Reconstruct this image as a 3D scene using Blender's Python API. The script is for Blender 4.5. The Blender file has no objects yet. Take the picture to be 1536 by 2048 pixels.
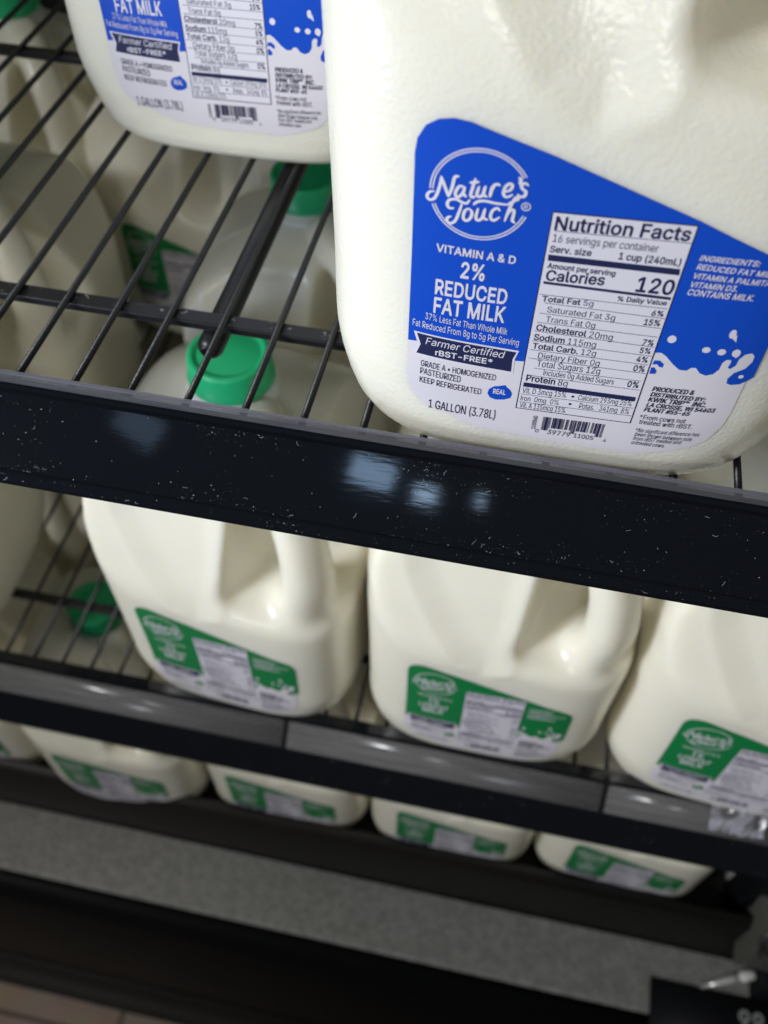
import bpy, bmesh, math, random
import numpy as np
from mathutils import Vector, Matrix

D = bpy.data
SC = bpy.context.scene
COL = SC.collection
R = math.radians
random.seed(7)

# ------------------------------------------------------------------ camera
cam_d = D.cameras.new('camera')
cam = D.objects.new('camera', cam_d)
COL.objects.link(cam)
cam_r = Vector((0.97983262, 0.19906035, 0.017407))
cam_u = Vector((-0.16845708, 0.77604845, 0.60775901))
cam_f = Vector((-0.10747205, 0.59843444, -0.79393072))
cam.matrix_world = Matrix((
    (cam_r.x, cam_u.x, -cam_f.x, 0.04116391),
    (cam_r.y, cam_u.y, -cam_f.y, -0.22448214),
    (cam_r.z, cam_u.z, -cam_f.z, 0.27),
    (0, 0, 0, 1)))
cam_d.sensor_fit = 'VERTICAL'
cam_d.sensor_height = 24.0
cam_d.lens = 1801.5 / 2048 * 24.0
cam_d.clip_start = 0.01
cam_d.clip_end = 50
cam_d.dof.use_dof = True
cam_d.dof.focus_distance = 0.325
cam_d.dof.aperture_fstop = 5.8
cam_d.dof.aperture_blades = 0
SC.camera = cam

# ------------------------------------------------------------------ light
SC.view_settings.view_transform = 'Standard'
SC.view_settings.look = 'None'
SC.view_settings.exposure = 0.0
SC.view_settings.gamma = 1.0
world = D.worlds.new('World')
SC.world = world
world.use_nodes = True
world.node_tree.nodes['Background'].inputs['Color'].default_value = (0.80, 0.90, 1.0, 1)
world.node_tree.nodes['Background'].inputs['Strength'].default_value = 0.04

def area(name, loc, target, sx, sy, power, color, spread=180):
    l = D.lights.new(name, 'AREA')
    l.shape = 'RECTANGLE'; l.size = sx; l.size_y = sy
    l.energy = power; l.color = color; l.spread = R(spread)
    o = D.objects.new(name, l); COL.objects.link(o)
    o.location = loc
    d = Vector(target) - Vector(loc)
    o.rotation_euler = d.to_track_quat('-Z', 'Y').to_euler()
    return o
area('store_light', (-1.9, -1.5, 1.45), (0, .1, -.12), .6, .4, 3.1, (.98, .99, 1.0), 38)
area('cooler_strip_left', (-.46, -.33, .08), (.05, .08, .10), .04, .40, .80, (.66, .78, 1.0), 100)
area('cooler_strip_right', (.62, -.30, .2), (.05, .10, .1), .05, 1.0, .20, (1.0, .92, .78))
area('aisle_light', (-.08, -2.6, .95), (0, .1, .03), .62, .42, .72, (1.0, .98, .94), 40)
area('floor_fill', (-.75, -1.0, 2.4), (-.62, -.30, -1.36), .3, .3, .7, (1.0, .93, .84), 24)  # added fill with a narrow beam, lifts the dark floor tiles
area('ceiling_spot', (-.219, -1.046, 1.337), (0, 0, 0), .10, .06, .14, (.45, .68, 1.0))
area('ceiling_spot', (-.093, -1.076, 1.326), (0, 0, 0), .050, .030, .06, (.50, .72, 1.0))
area('ceiling_spot', (.031, -1.073, 1.333), (0, 0, 0), .020, .018, .014, (.50, .72, 1.0))
area('ceiling_spot', (-.732, -.964, 1.262), (0, 0, 0), .10, .07, .03, (.45, .66, 1.0))
area('rear_fill', (-.30, .42, .80), (-.30, .42, 0), .7, .25, .55, (1.0, .95, .84))  # added fill inside the case, brightens the rear jugs through the wires

SC.cycles.max_bounces = 10
SC.cycles.diffuse_bounces = 5
SC.cycles.transparent_max_bounces = 12
SC.cycles.caustics_reflective = False
SC.cycles.caustics_refractive = False

# ------------------------------------------------------------------ materials
def mat(name, color, rough=0.5, **kw):
    m = D.materials.new(name); m.use_nodes = True
    b = m.node_tree.nodes['Principled BSDF']
    b.inputs['Base Color'].default_value = (*color, 1)
    b.inputs['Roughness'].default_value = rough
    for k, v in kw.items():
        b.inputs[k].default_value = v
    return m

def nn(m, kind, **kw):
    n = m.node_tree.nodes.new(kind)
    for k, v in kw.items():
        if k in n.inputs: n.inputs[k].default_value = v
        else: setattr(n, k, v)
    return n

def lk(m, a, b): m.node_tree.links.new(a, b)

def coords(m): return nn(m, 'ShaderNodeTexCoord').outputs['Object']

def bump(m, scale, strength, dist=0.001, detail=2.0, stretch=None):
    b = m.node_tree.nodes['Principled BSDF']
    no = nn(m, 'ShaderNodeTexNoise', Scale=scale, Detail=detail)
    c = coords(m)
    if stretch:
        mp = nn(m, 'ShaderNodeMapping'); mp.inputs['Scale'].default_value = stretch
        lk(m, c, mp.inputs['Vector']); c = mp.outputs['Vector']
    lk(m, c, no.inputs['Vector'])
    bp = nn(m, 'ShaderNodeBump', Strength=strength, Distance=dist)
    lk(m, no.outputs['Fac'], bp.inputs['Height'])
    lk(m, bp.outputs['Normal'], b.inputs['Normal'])
    return no

def speckle(m, c0, c1, scale, lo, hi, detail=3.0, sock='Base Color', stretch=None):
    b = m.node_tree.nodes['Principled BSDF']
    no = nn(m, 'ShaderNodeTexNoise', Scale=scale, Detail=detail)
    c = coords(m)
    if stretch:
        mp = nn(m, 'ShaderNodeMapping'); mp.inputs['Scale'].default_value = stretch
        lk(m, c, mp.inputs['Vector']); c = mp.outputs['Vector']
    lk(m, c, no.inputs['Vector'])
    rp = nn(m, 'ShaderNodeValToRGB')
    e = rp.color_ramp.elements
    e[0].position = lo; e[0].color = (*c0, 1)
    e[1].position = hi; e[1].color = (*c1, 1)
    lk(m, no.outputs['Fac'], rp.inputs['Fac'])
    lk(m, rp.outputs['Color'], b.inputs[sock])

M = {}
M['milk'] = mat('milk_plastic', (0.85, 0.815, 0.69), 0.25, **{'Subsurface Weight': 0.6, 'Subsurface Scale': 0.014, 'Specular IOR Level': 0.45})
M['milk'].node_tree.nodes['Principled BSDF'].inputs['Subsurface Radius'].default_value = (1.0, 0.85, 0.5)
bump(M['milk'], 620, 0.25, 0.0008, 0.6)
M['neck'] = mat('neck_plastic', (0.84, 0.83, 0.79), 0.3, **{'Subsurface Weight': 0.3, 'Subsurface Scale': 0.006})
M['green_cap'] = mat('green_cap', (0.022, 0.54, 0.215), 0.36, **{'Subsurface Weight': 0.1, 'Subsurface Scale': 0.003})
bump(M['green_cap'], 300, 0.08, 0.0005)
M['red_cap'] = mat('red_cap', (0.30, 0.012, 0.03), 0.4)
bump(M['red_cap'], 300, 0.08, 0.0005)
M['paper'] = mat('label_paper', (0.70, 0.665, 0.71), 0.42)
M['blue'] = mat('label_blue', (0.007, 0.070, 0.51), 0.36)
M['green'] = mat('label_green', (0.006, 0.205, 0.055), 0.40)
M['red'] = mat('label_red', (0.36, 0.012, 0.03), 0.40)
M['navy'] = mat('label_navy', (0.018, 0.022, 0.075), 0.42)
M['white'] = mat('label_white', (0.72, 0.69, 0.75), 0.42)
for k in ('paper', 'blue', 'green', 'red'):
    bump(M[k], 90, 0.05, 0.0008)
M['wire'] = mat('black_coated_wire', (0.012, 0.013, 0.014), 0.38)
bump(M['wire'], 700, 0.25, 0.0004)
M['rail'] = mat('glossy_black_rail', (0.0045, 0.0055, 0.0075), 0.055)
bump(M['rail'], 90, 0.022, 0.0005, 4.0, (1, 5, 5))
M['dust'] = mat('pale_dust', (0.42, 0.42, 0.42), 0.9)
M['scuff'] = mat('pale_scuff', (0.22, 0.22, 0.21), 0.6)
bump(M['scuff'], 900, 0.3, 0.0005)
M['dark'] = mat('dark_case_metal', (0.006, 0.0065, 0.0075), 0.5, **{'Specular IOR Level': 0.12})
bump(M['dark'], 200, 0.2, 0.0006)
M['brown_black'] = mat('brown_black_tray', (0.016, 0.014, 0.012), 0.5)
bump(M['brown_black'], 150, 0.2, 0.0006)
M['sill'] = mat('grey_textured_sill', (0.16, 0.165, 0.15), 0.27, **{'Specular IOR Level': 0.6})
speckle(M['sill'], (0.21, 0.208, 0.192), (0.29, 0.288, 0.268), 120, 0.36, 0.68)
_b = nn(M['sill'], 'ShaderNodeTexNoise', Scale=300, Detail=1.0)
_bp = nn(M['sill'], 'ShaderNodeBump', Strength=0.8, Distance=0.0018)
lk(M['sill'], coords(M['sill']), _b.inputs['Vector'])
lk(M['sill'], _b.outputs['Fac'], _bp.inputs['Height'])
lk(M['sill'], _bp.outputs['Normal'], M['sill'].node_tree.nodes['Principled BSDF'].inputs['Normal'])
M['wall'] = mat('pale_case_lining', (0.66, 0.65, 0.60), 0.45)
bump(M['wall'], 120, 0.1, 0.0006)
M['back'] = mat('case_back', (0.05, 0.05, 0.048), 0.5)
bump(M['back'], 60, 0.1, 0.001)
M['bracket'] = mat('olive_grey_bracket', (0.10, 0.10, 0.085), 0.42)
bump(M['bracket'], 150, 0.15, 0.0006)
M['chrome'] = mat('chrome', (0.75, 0.72, 0.72), 0.14, Metallic=1.0)
bump(M['chrome'], 100, 0.03, 0.0004)
M['steel'] = mat('bare_steel', (0.80, 0.80, 0.76), 0.3, Metallic=0.6)
bump(M['steel'], 100, 0.05, 0.0004)
M['kick'] = mat('grey_cove_base', (0.028, 0.027, 0.026), 0.6)
bump(M['kick'], 80, 0.2, 0.001)
M['print'] = mat('grey_print', (0.40, 0.40, 0.40), 0.5)

def clear_mat(name, tint, fac, rough, stretch=(0.4, 2, 2)):
    m = D.materials.new(name); m.use_nodes = True
    nt = m.node_tree; b = nt.nodes['Principled BSDF']
    b.inputs['Base Color'].default_value = (*tint, 1)
    b.inputs['Roughness'].default_value = rough
    b.inputs['Specular IOR Level'].default_value = 0.8
    tr = nt.nodes.new('ShaderNodeBsdfTransparent')
    tr.inputs['Color'].default_value = (0.9, 0.9, 0.93, 1)
    mx = nt.nodes.new('ShaderNodeMixShader')
    no = nn(m, 'ShaderNodeTexNoise', Scale=70, Detail=4.0)
    mp = nn(m, 'ShaderNodeMapping'); mp.inputs['Scale'].default_value = stretch
    lk(m, coords(m), mp.inputs['Vector']); lk(m, mp.outputs['Vector'], no.inputs['Vector'])
    mr = nn(m, 'ShaderNodeMapRange')
    mr.inputs['From Min'].default_value = 0.3; mr.inputs['From Max'].default_value = 0.7
    mr.inputs['To Min'].default_value = fac * 0.6; mr.inputs['To Max'].default_value = min(1, fac * 1.4)
    lk(m, no.outputs['Fac'], mr.inputs['Value'])
    lk(m, mr.outputs['Result'], mx.inputs['Fac'])
    lk(m, tr.outputs['BSDF'], mx.inputs[1]); lk(m, b.outputs['BSDF'], mx.inputs[2])
    lk(m, mx.outputs['Shader'], nt.nodes['Material Output'].inputs['Surface'])
    bp = nn(m, 'ShaderNodeBump', Strength=0.15, Distance=0.0008)
    lk(m, no.outputs['Fac'], bp.inputs['Height']); lk(m, bp.outputs['Normal'], b.inputs['Normal'])
    return m
M['clear'] = clear_mat('clear_plastic_lip', (0.11, 0.11, 0.115), 0.5, 0.3)
M['clear_edge'] = clear_mat('clear_plastic_edge', (0.17, 0.168, 0.20), 0.6, 0.4)
M['clear_strip'] = clear_mat('clear_plastic_strip', (0.19, 0.185, 0.18), 0.58, 0.2, (0.25, 9, 9))
M['film'] = clear_mat('crumpled_clear_film', (0.6, 0.6, 0.68), 0.45, 0.1)

tile = mat('beige_floor_tile', (0.3, 0.24, 0.19), 0.5)
_br = nn(tile, 'ShaderNodeTexBrick', Scale=1.0)
_br.offset = 0.0
_br.inputs['Color1'].default_value = (0.42, 0.33, 0.27, 1)
_br.inputs['Color2'].default_value = (0.38, 0.30, 0.24, 1)
_br.inputs['Mortar'].default_value = (0.10, 0.075, 0.06, 1)
_br.inputs['Brick Width'].default_value = 0.30
_br.inputs['Row Height'].default_value = 0.30
_br.inputs['Mortar Size'].default_value = 0.004
_tm = nn(tile, 'ShaderNodeMapping'); _tm.inputs['Location'].default_value = (0.385, 0.105, 0)
lk(tile, coords(tile), _tm.inputs['Vector'])
lk(tile, _tm.outputs['Vector'], _br.inputs['Vector'])
_tn = nn(tile, 'ShaderNodeTexNoise', Scale=14, Detail=5.0)
_tx = nn(tile, 'ShaderNodeMix', data_type='RGBA', blend_type='MULTIPLY')
_tx.inputs[0].default_value = 0.55
lk(tile, coords(tile), _tn.inputs['Vector'])
lk(tile, _br.outputs['Color'], _tx.inputs[6]); lk(tile, _tn.outputs['Color'], _tx.inputs[7])
lk(tile, _tx.outputs[2], tile.node_tree.nodes['Principled BSDF'].inputs['Base Color'])
M['tile'] = tile

# ------------------------------------------------------------------ helpers
def thing(name, label, cat, loc=(0, 0, 0), rz=0.0, group=None):
    o = D.objects.new(name, None); COL.objects.link(o)
    o.empty_display_size = 0.02
    o.location = loc; o.rotation_euler = (0, 0, rz)
    o['label'] = label; o['category'] = cat
    if group: o['group'] = group
    return o

def obj(name, me, parent=None):
    o = D.objects.new(name, me); COL.objects.link(o)
    if parent is not None: o.parent = parent
    return o

def mesh_of(name, verts, faces, mats, midx=None, smooth=False):
    me = D.meshes.new(name)
    me.from_pydata([tuple(v) for v in verts], [], [tuple(f) for f in faces])
    for m in mats: me.materials.append(m)
    if midx is not None: me.polygons.foreach_set('material_index', midx)
    if smooth: me.polygons.foreach_set('use_smooth', [True] * len(me.polygons))
    me.update()
    return me

def box_me(name, lo, hi, m, bev=0.0):
    bm = bmesh.new()
    bmesh.ops.create_cube(bm, size=1.0)
    for v in bm.verts:
        v.co = Vector([(lo[i] + hi[i]) / 2 + v.co[i] * (hi[i] - lo[i]) for i in range(3)])
    if bev: bmesh.ops.bevel(bm, geom=bm.edges[:], offset=bev, segments=2, affect='EDGES', profile=0.5)
    me = D.meshes.new(name); bm.to_mesh(me); bm.free(); me.materials.append(m)
    return me

def tube_me(name, pts, rad, m, seg=10, flat=None):
    """tube along a poly line; rad a number or one per point; flat = (wide, thin) factors"""
    pts = [Vector(p) for p in pts]; n = len(pts)
    if not hasattr(rad, '__len__'): rad = [rad] * n
    vs, fs = [], []
    up = Vector((0, 0, 1)) if abs((pts[-1] - pts[0]).normalized().z) < 0.9 else Vector((1, 0, 0))
    for i, p in enumerate(pts):
        t = (pts[min(i + 1, n - 1)] - pts[max(i - 1, 0)]).normalized()
        a = t.cross(up).normalized(); b = a.cross(t).normalized()
        for k in range(seg):
            w = 2 * math.pi * k / seg
            fa, fb = flat if flat else (1, 1)
            vs.append(p + a * math.cos(w) * rad[i] * fa + b * math.sin(w) * rad[i] * fb)
    for i in range(n - 1):
        for k in range(seg):
            k2 = (k + 1) % seg
            fs.append((i * seg + k, i * seg + k2, (i + 1) * seg + k2, (i + 1) * seg + k))
    fs.append(tuple(range(seg - 1, -1, -1))); fs.append(tuple((n - 1) * seg + k for k in range(seg)))
    me = mesh_of(name, vs, fs, [m])
    for p in me.polygons: p.use_smooth = len(p.vertices) == 4
    return me

def lathe_me(name, prof, m, seg=48):
    vs, fs = [], []
    for r, z in prof:
        for k in range(seg):
            w = 2 * math.pi * k / seg
            vs.append((r * math.cos(w), r * math.sin(w), z))
    for i in range(len(prof) - 1):
        for k in range(seg):
            k2 = (k + 1) % seg
            fs.append((i * seg + k, i * seg + k2, (i + 1) * seg + k2, (i + 1) * seg + k))
    fs.append(tuple(range(seg - 1, -1, -1))); fs.append(tuple((len(prof) - 1) * seg + k for k in range(seg)))
    return mesh_of(name, vs, fs, [m], smooth=True)

def extrude_me(name, prof, x0, x1, m, smooth=False):
    """closed (y, z) outline swept along x"""
    n = len(prof)
    vs = [(x0, y, z) for y, z in prof] + [(x1, y, z) for y, z in prof]
    fs = [(i, (i + 1) % n, n + (i + 1) % n, n + i) for i in range(n)]
    fs += [tuple(range(n - 1, -1, -1)), tuple(range(n, 2 * n))]
    me = mesh_of(name, vs, fs, [m])
    bm = bmesh.new(); bm.from_mesh(me)
    bmesh.ops.recalc_face_normals(bm, faces=bm.faces[:])
    bm.to_mesh(me); bm.free()
    if smooth:
        for p in me.polygons: p.use_smooth = len(p.vertices) == 4
    return me

# ------------------------------------------------------------------ jug shape
def sstep(x): 
    x=np.clip(x,0,1); return x*x*(3-2*x)
ZP=np.array([0,.002,.005,.010,.018,.030,.042,.052,.070,.120,.170,.200,.215,.228,.240,.252,.264,.273,.280,.287])
AP=np.array([.0815,.0848,.0872,.0890,.0902,.0912,.0917,.0917,.0917,.0925,.0937,.0935,.0920,.0878,.0803,.0682,.0515,.0370,.0275,.0228])
def jug_r(th,z):
    """radius of the jug body at angle th and height z (metres)"""
    th=np.asarray(th,float); z=np.asarray(z,float)
    c,s=np.cos(th),np.sin(th)
    a=np.interp(z,ZP,AP)
    n=2.0+2.5*sstep((.286-z)/.072)*(.55+.45*sstep(z/.05))
    r=a/(np.abs(c)**n+np.abs(s)**n)**(1/n)
    k=.0022
    def lim(nx,ny,nz,d):
        den=nx*c+ny*s
        return np.maximum(np.where(den>.05,(d-nz*z)/np.maximum(den,.05),9.),.0228)
    def smin(a,b,k=.005):
        h=np.clip(.5+.5*(b-a)/k,0,1)
        return b*(1-h)+a*h-k*h*(1-h)
    # sloping shield panels on the front and on the right, then the handle pocket on the corner between
    for (nx,ny,nz,x0,y0,z0) in ((-.04,-.938,.347,-.006,-.0915,.166),(.938,.04,.347,.0915,.006,.166)):
        r=smin(r,lim(nx,ny,nz,nx*x0+ny*y0+nz*z0))
    q=.70710678
    ledge=lim(q*.30,-q*.30,.95,.30*.108+.95*.150)
    w1=lim(.94,-.34,.06,.94*.013+.34*.076+.06*.20)
    w2=lim(.34,-.94,.06,.94*.013+.34*.076+.06*.20)
    wall=-smin(-w1,-w2,.012)
    r=smin(r,-smin(-ledge,-wall,.008),.006)
    return r
def front_y(x,z):
    x=np.asarray(x,float);z=np.asarray(z,float)
    lo=np.full(x.shape,-.13);hi=np.zeros(x.shape)
    for _ in range(34):
        m=(lo+hi)/2
        ins=np.hypot(x,m)<=jug_r(np.arctan2(m,x),z)
        hi=np.where(ins,m,hi);lo=np.where(ins,lo,m)
    return hi


def jug_body_me():
    zs = [0, .001, .002, .0035, .005, .0075, .010, .014, .018, .024, .03, .036, .042, .047, .052, .060, .070, .082, .095, .108, .12, .128]
    z = .132
    while z < .2865:
        zs.append(z); z += .0028
    zs += [.287]
    N = 144
    th = np.linspace(0, 2 * math.pi, N, endpoint=False)
    vs, fs = [], []
    rng = np.random.RandomState(3)
    for z in zs:
        r = jug_r(th, np.full(N, z))
        for t, q in zip(th, r): vs.append((q * math.cos(t), q * math.sin(t), z))
    for i in range(len(zs) - 1):
        for k in range(N):
            k2 = (k + 1) % N
            fs.append((i * N + k, i * N + k2, (i + 1) * N + k2, (i + 1) * N + k))
    fs.append(tuple(range(N - 1, -1, -1))); fs.append(tuple((len(zs) - 1) * N + k for k in range(N)))
    return mesh_of('jug_shell', vs, fs, [M['milk']], smooth=True)

def handle_me():
    q = .70710678
    path = [(.070, .122), (.078, .138), (.0850, .154), (.0905, .171), (.0925, .188), (.0900, .208), (.0830, .230), (.0710, .249), (.0560, .263), (.0360, .271), (.0200, .275)]
    rad = [.0300, .0290, .0250, .0205, .0180, .0166, .0162, .0162, .0168, .0176, .0180]
    # smooth the path
    P = np.array(path); out, rr = [], []
    for i in range(len(P) - 1):
        p0, p1, p2, p3 = P[max(i - 1, 0)], P[i], P[i + 1], P[min(i + 2, len(P) - 1)]
        for t in np.linspace(0, 1, 4, endpoint=False):
            out.append(.5 * ((2 * p1) + (-p0 + p2) * t + (2 * p0 - 5 * p1 + 4 * p2 - p3) * t * t + (-p0 + 3 * p1 - 3 * p2 + p3) * t ** 3))
            rr.append(rad[i] * (1 - t) + rad[i + 1] * t)
    pts = [(s * q, -s * q, z) for s, z in out]
    n = len(pts); seg = 20
    vs, fs = [], []
    a = Vector((q, q, 0))
    for i in range(n):
        p = Vector(pts[i])
        t = (Vector(pts[min(i + 1, n - 1)]) - Vector(pts[max(i - 1, 0)])).normalized()
        b = a.cross(t).normalized()
        for k in range(seg):
            w = 2 * math.pi * k / seg
            c, s = math.cos(w), math.sin(w)
            vs.append(p + a * rr[i] * 1.0 * math.copysign(abs(c) ** .85, c) + b * rr[i] * .85 * math.copysign(abs(s) ** .85, s))
    for i in range(n - 1):
        for k in range(seg):
            k2 = (k + 1) % seg
            fs.append((i * seg + k, i * seg + k2, (i + 1) * seg + k2, (i + 1) * seg + k))
    fs.append(tuple(range(seg - 1, -1, -1))); fs.append(tuple((n - 1) * seg + k for k in range(seg)))
    return mesh_of('jug_handle', vs, fs, [M['milk']], smooth=True)

def cap_me(m):
    prof = [(.0234, .2885), (.0264, .2885), (.0267, .2920), (.0256, .2932), (.0253, .3050), (.0249, .3068), (.0238, .3077), (.0218, .3078), (.0208, .3073), (.0202, .3066), (.0192, .3062), (.0180, .3064), (.0160, .3069), (.0040, .3070)]
    return lathe_me('jug_cap', prof, m, 64)

def neck_me():
    prof = [(.0222, .2760), (.0282, .2790), (.0288, .2814), (.0270, .2838), (.0246, .2850), (.0246, .2882)]
    return lathe_me('neck_ring', prof, M['neck'], 48)

# ------------------------------------------------------------------ the printed label
# drawn flat as (x, height) in millimetres on the front of a jug, then laid onto its curve
TEXTS = [('VITAMIN A & D', -48.13, 97.76, -23.36, 97.83, 2.99, 'wb'), ('2%', -39.81, 89.39, -32.17, 89.66, 6.35, 'wb'), ('REDUCED', -47.51, 81.18, -24.19, 81.76, 6.16, 'wb'), ('FAT MILK', -47.56, 73.28, -23.94, 74.2, 6.7, 'wb'), ('37% Less Fat Than Whole Milk', -50.1, 69.87, -22.39, 69.3, 2.77, 'w'), ('Fat Reduced From 8g to 5g Per Serving', -54.32, 65.93, -18.02, 65.32, 2.82, 'w'), ('Farmer Certified', -49.42, 58.92, -21.91, 58.94, 3.12, 'wi'), ('rBST-FREE*', -45.75, 54.89, -25.77, 55.2, 2.56, 'wb'), ('GRADE A • HOMOGENIZED', -50.66, 48.41, -23.85, 47.99, 2.75, 'n'), ('PASTEURIZED', -50.66, 44.62, -35.98, 44.24, 3.02, 'n'), ('KEEP REFRIGERATED', -50.67, 40.43, -28.14, 40.06, 2.86, 'n'), ('1 GALLON (3.78L)', -46.78, 27.43, -21.91, 28.27, 4.77, 'n'), ('REAL', -23.98, 41.7, -19.51, 41.91, 2.48, 'wb'), ('INGREDIENTS:', 29.0, 107.95, 46.16, 108.07, 2.02, 'wbi'), ('REDUCED FAT MILK,', 28.98, 104.89, 52.3, 104.58, 2.05, 'wbi'), ('VITAMIN A PALMITATE,', 29.04, 101.52, 54.7, 101.38, 2.1, 'wbi'), ('VITAMIN D3.', 29.1, 98.33, 42.77, 98.51, 2.14, 'wbi'), ('CONTAINS MILK.', 29.01, 95.35, 48.47, 95.55, 2.36, 'wbi'), ('PRODUCED &', 28.76, 54.24, 42.38, 54.7, 2.19, 'nbi'), ('DISTRIBUTED BY:', 28.73, 51.8, 46.96, 52.1, 2.0, 'nbi'), ('KWIK TRIP™  INC.', 28.64, 49.21, 47.89, 49.5, 2.25, 'nbi'), ('LA CROSSE, WI 54603', 28.6, 46.71, 51.64, 47.22, 2.05, 'nbi'), ('PLANT #55-65', 28.38, 44.26, 43.85, 44.67, 2.09, 'nbi'), ('*From cows not', 27.87, 40.19, 43.44, 40.86, 2.34, 'n'), ('treated with rBST.', 28.27, 37.8, 46.53, 38.11, 2.36, 'n'), ('*No significant difference has', 28.06, 33.32, 50.11, 34.36, 2.06, 'ni'), ('been shown between milk', 28.3, 31.19, 48.46, 31.32, 2.09, 'ni'), ('from rBST treated and', 28.27, 28.73, 45.23, 29.23, 2.1, 'ni'), ('untreated cows.', 28.22, 26.36, 39.99, 26.43, 2.13, 'ni'), ('0', -6.5, 24.55, -5.34, 24.55, 1.94, 'n'), ('39779', -2.08, 24.65, 6.1, 24.82, 2.63, 'n'), ('11005', 7.47, 25.1, 14.56, 25.18, 2.4, 'n'), ('4', 18.24, 25.12, 19.21, 25.09, 1.92, 'n')]
PANEL_TEXTS = [('Nutrition Facts', -13.5, 111.77, 25.24, 113.92, 4.75, 'nb'), ('16 servings per container', -13.68, 107.69, 16.82, 108.92, 2.7, 'n'), ('Serv. size', -13.92, 103.92, -1.64, 104.44, 2.45, 'nb'), ('1 cup (240mL)', 6.67, 104.67, 25.06, 105.26, 2.56, 'nb'), ('Amount per serving', -13.71, 98.08, 6.73, 98.54, 2.03, 'nb'), ('Calories', -13.55, 93.37, 4.19, 94.55, 4.13, 'nb'), ('120', 14.14, 93.91, 25.55, 94.42, 5.74, 'nb'), ('% Daily Value', 9.66, 89.55, 24.97, 90.36, 1.91, 'nb'), ('Total Fat 5g', -13.33, 85.22, 2.6, 86.03, 2.24, 'nB9'), ('6%', 21.06, 85.63, 25.03, 85.96, 2.31, 'nb'), ('Saturated Fat 3g', -11.1, 81.2, 10.27, 81.65, 2.39, 'n'), ('15%', 19.67, 81.62, 24.95, 81.99, 2.56, 'nb'), ('Trans Fat 0g', -10.9, 77.21, 4.85, 77.41, 2.44, 'n'), ('Cholesterol 20mg', -13.4, 73.13, 11.28, 73.48, 2.69, 'nB11'), ('7%', 21.16, 73.33, 25.05, 73.65, 2.67, 'nb'), ('Sodium 115mg', -13.56, 68.9, 6.71, 69.33, 2.75, 'nB6'), ('5%', 21.14, 69.92, 24.94, 70.14, 2.51, 'nb'), ('Total Carb. 12g', -13.41, 65.15, 7.46, 65.69, 2.6, 'nB11'), ('4%', 20.98, 66.0, 24.98, 66.26, 2.57, 'nb'), ('Dietary Fiber 0g', -10.96, 61.24, 9.46, 61.69, 2.65, 'n'), ('0%', 20.94, 61.82, 24.99, 62.09, 2.83, 'nb'), ('Total Sugars 12g', -10.81, 57.55, 10.35, 58.15, 2.9, 'n'), ('Includes 0g Added Sugars', -8.03, 53.99, 15.79, 54.57, 2.53, 'n'), ('0%', 20.66, 54.46, 24.81, 54.64, 2.93, 'nb'), ('Protein 8g', -13.45, 50.27, 0.83, 50.35, 3.02, 'nB7'), ('Vit. D 3mcg 15%', -13.88, 44.33, 1.19, 45.12, 2.66, 'n'), ('•', 3.1, 45.17, 4.17, 45.28, 2.43, 'n'), ('Calcium 293mg 25%', 5.88, 45.06, 24.54, 45.86, 2.42, 'n'), ('Iron  0mg  0%', -13.96, 40.51, -0.64, 41.05, 2.49, 'n'), ('•', 2.85, 41.44, 3.86, 41.42, 2.47, 'n'), ('Potas.   341mg  8%', 6.98, 41.02, 24.56, 41.83, 2.68, 'n'), ('Vit. A 135mcg 15%', -13.8, 36.8, 2.25, 37.56, 2.75, 'n')]
PANEL = [(-15.28, 117.87), (25.78, 119.46), (25.63, 37.23), (-15.16, 36.03)]
BARS = [[(-14.07, 103.06), (24.66, 104.2), (24.93, 101.95), (-13.91, 100.8)], [(-13.94, 93.04), (24.75, 93.66), (24.89, 92.59), (-13.93, 92.06)], [(-13.91, 49.4), (24.46, 50.37), (24.55, 48.25), (-14.04, 47.35)]]
LINES = [[(-13.87, 111.48), (25.64, 113.43)], [(-14.25, 87.84), (24.78, 89.15)], [(-12.27, 84.76), (25.22, 85.25)], [(-13.35, 80.42), (25.0, 81.24)], [(-13.46, 76.55), (24.82, 77.55)], [(-13.74, 72.78), (24.78, 73.21)], [(-13.9, 68.54), (24.99, 69.32)], [(-13.89, 64.55), (24.8, 65.4)], [(-13.97, 60.77), (24.96, 61.55)], [(-11.48, 56.57), (24.27, 57.9)], [(-13.44, 53.03), (24.86, 53.77)], [(-14.21, 43.69), (24.9, 45.02)], [(-14.28, 39.74), (24.96, 41.21)]]
BLUE_LEFT_BOTTOM = [(-55.72, 58.76), (-52.29, 59.26), (-18.31, 58.46), (-14.92, 58.79)]
TOP = [(-56.28, 125.15), (-56.38, 129.28), (-55.78, 134.1), (-53.52, 138.41), (-49.94, 140.9), (-45.65, 141.87), (-41.0, 141.52), (-17.92, 135.18), (7.32, 126.89), (25.34, 120.99), (43.78, 115.04)]
LEFTEDGE = [(-56.28, 125.15), (-55.89, 94.35), (-55.72, 58.76), (-55.48, 43.42), (-54.46, 36.87), (-52.0, 31.82), (-47.72, 28.09), (-39.32, 26.53)]
RIGHT = [(57.39, 77.53), (57.07, 71.85), (57.38, 61.73), (57.27, 47.37), (56.38, 39.79), (53.71, 32.14), (48.4, 27.0), (41.42, 24.26)]
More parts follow.
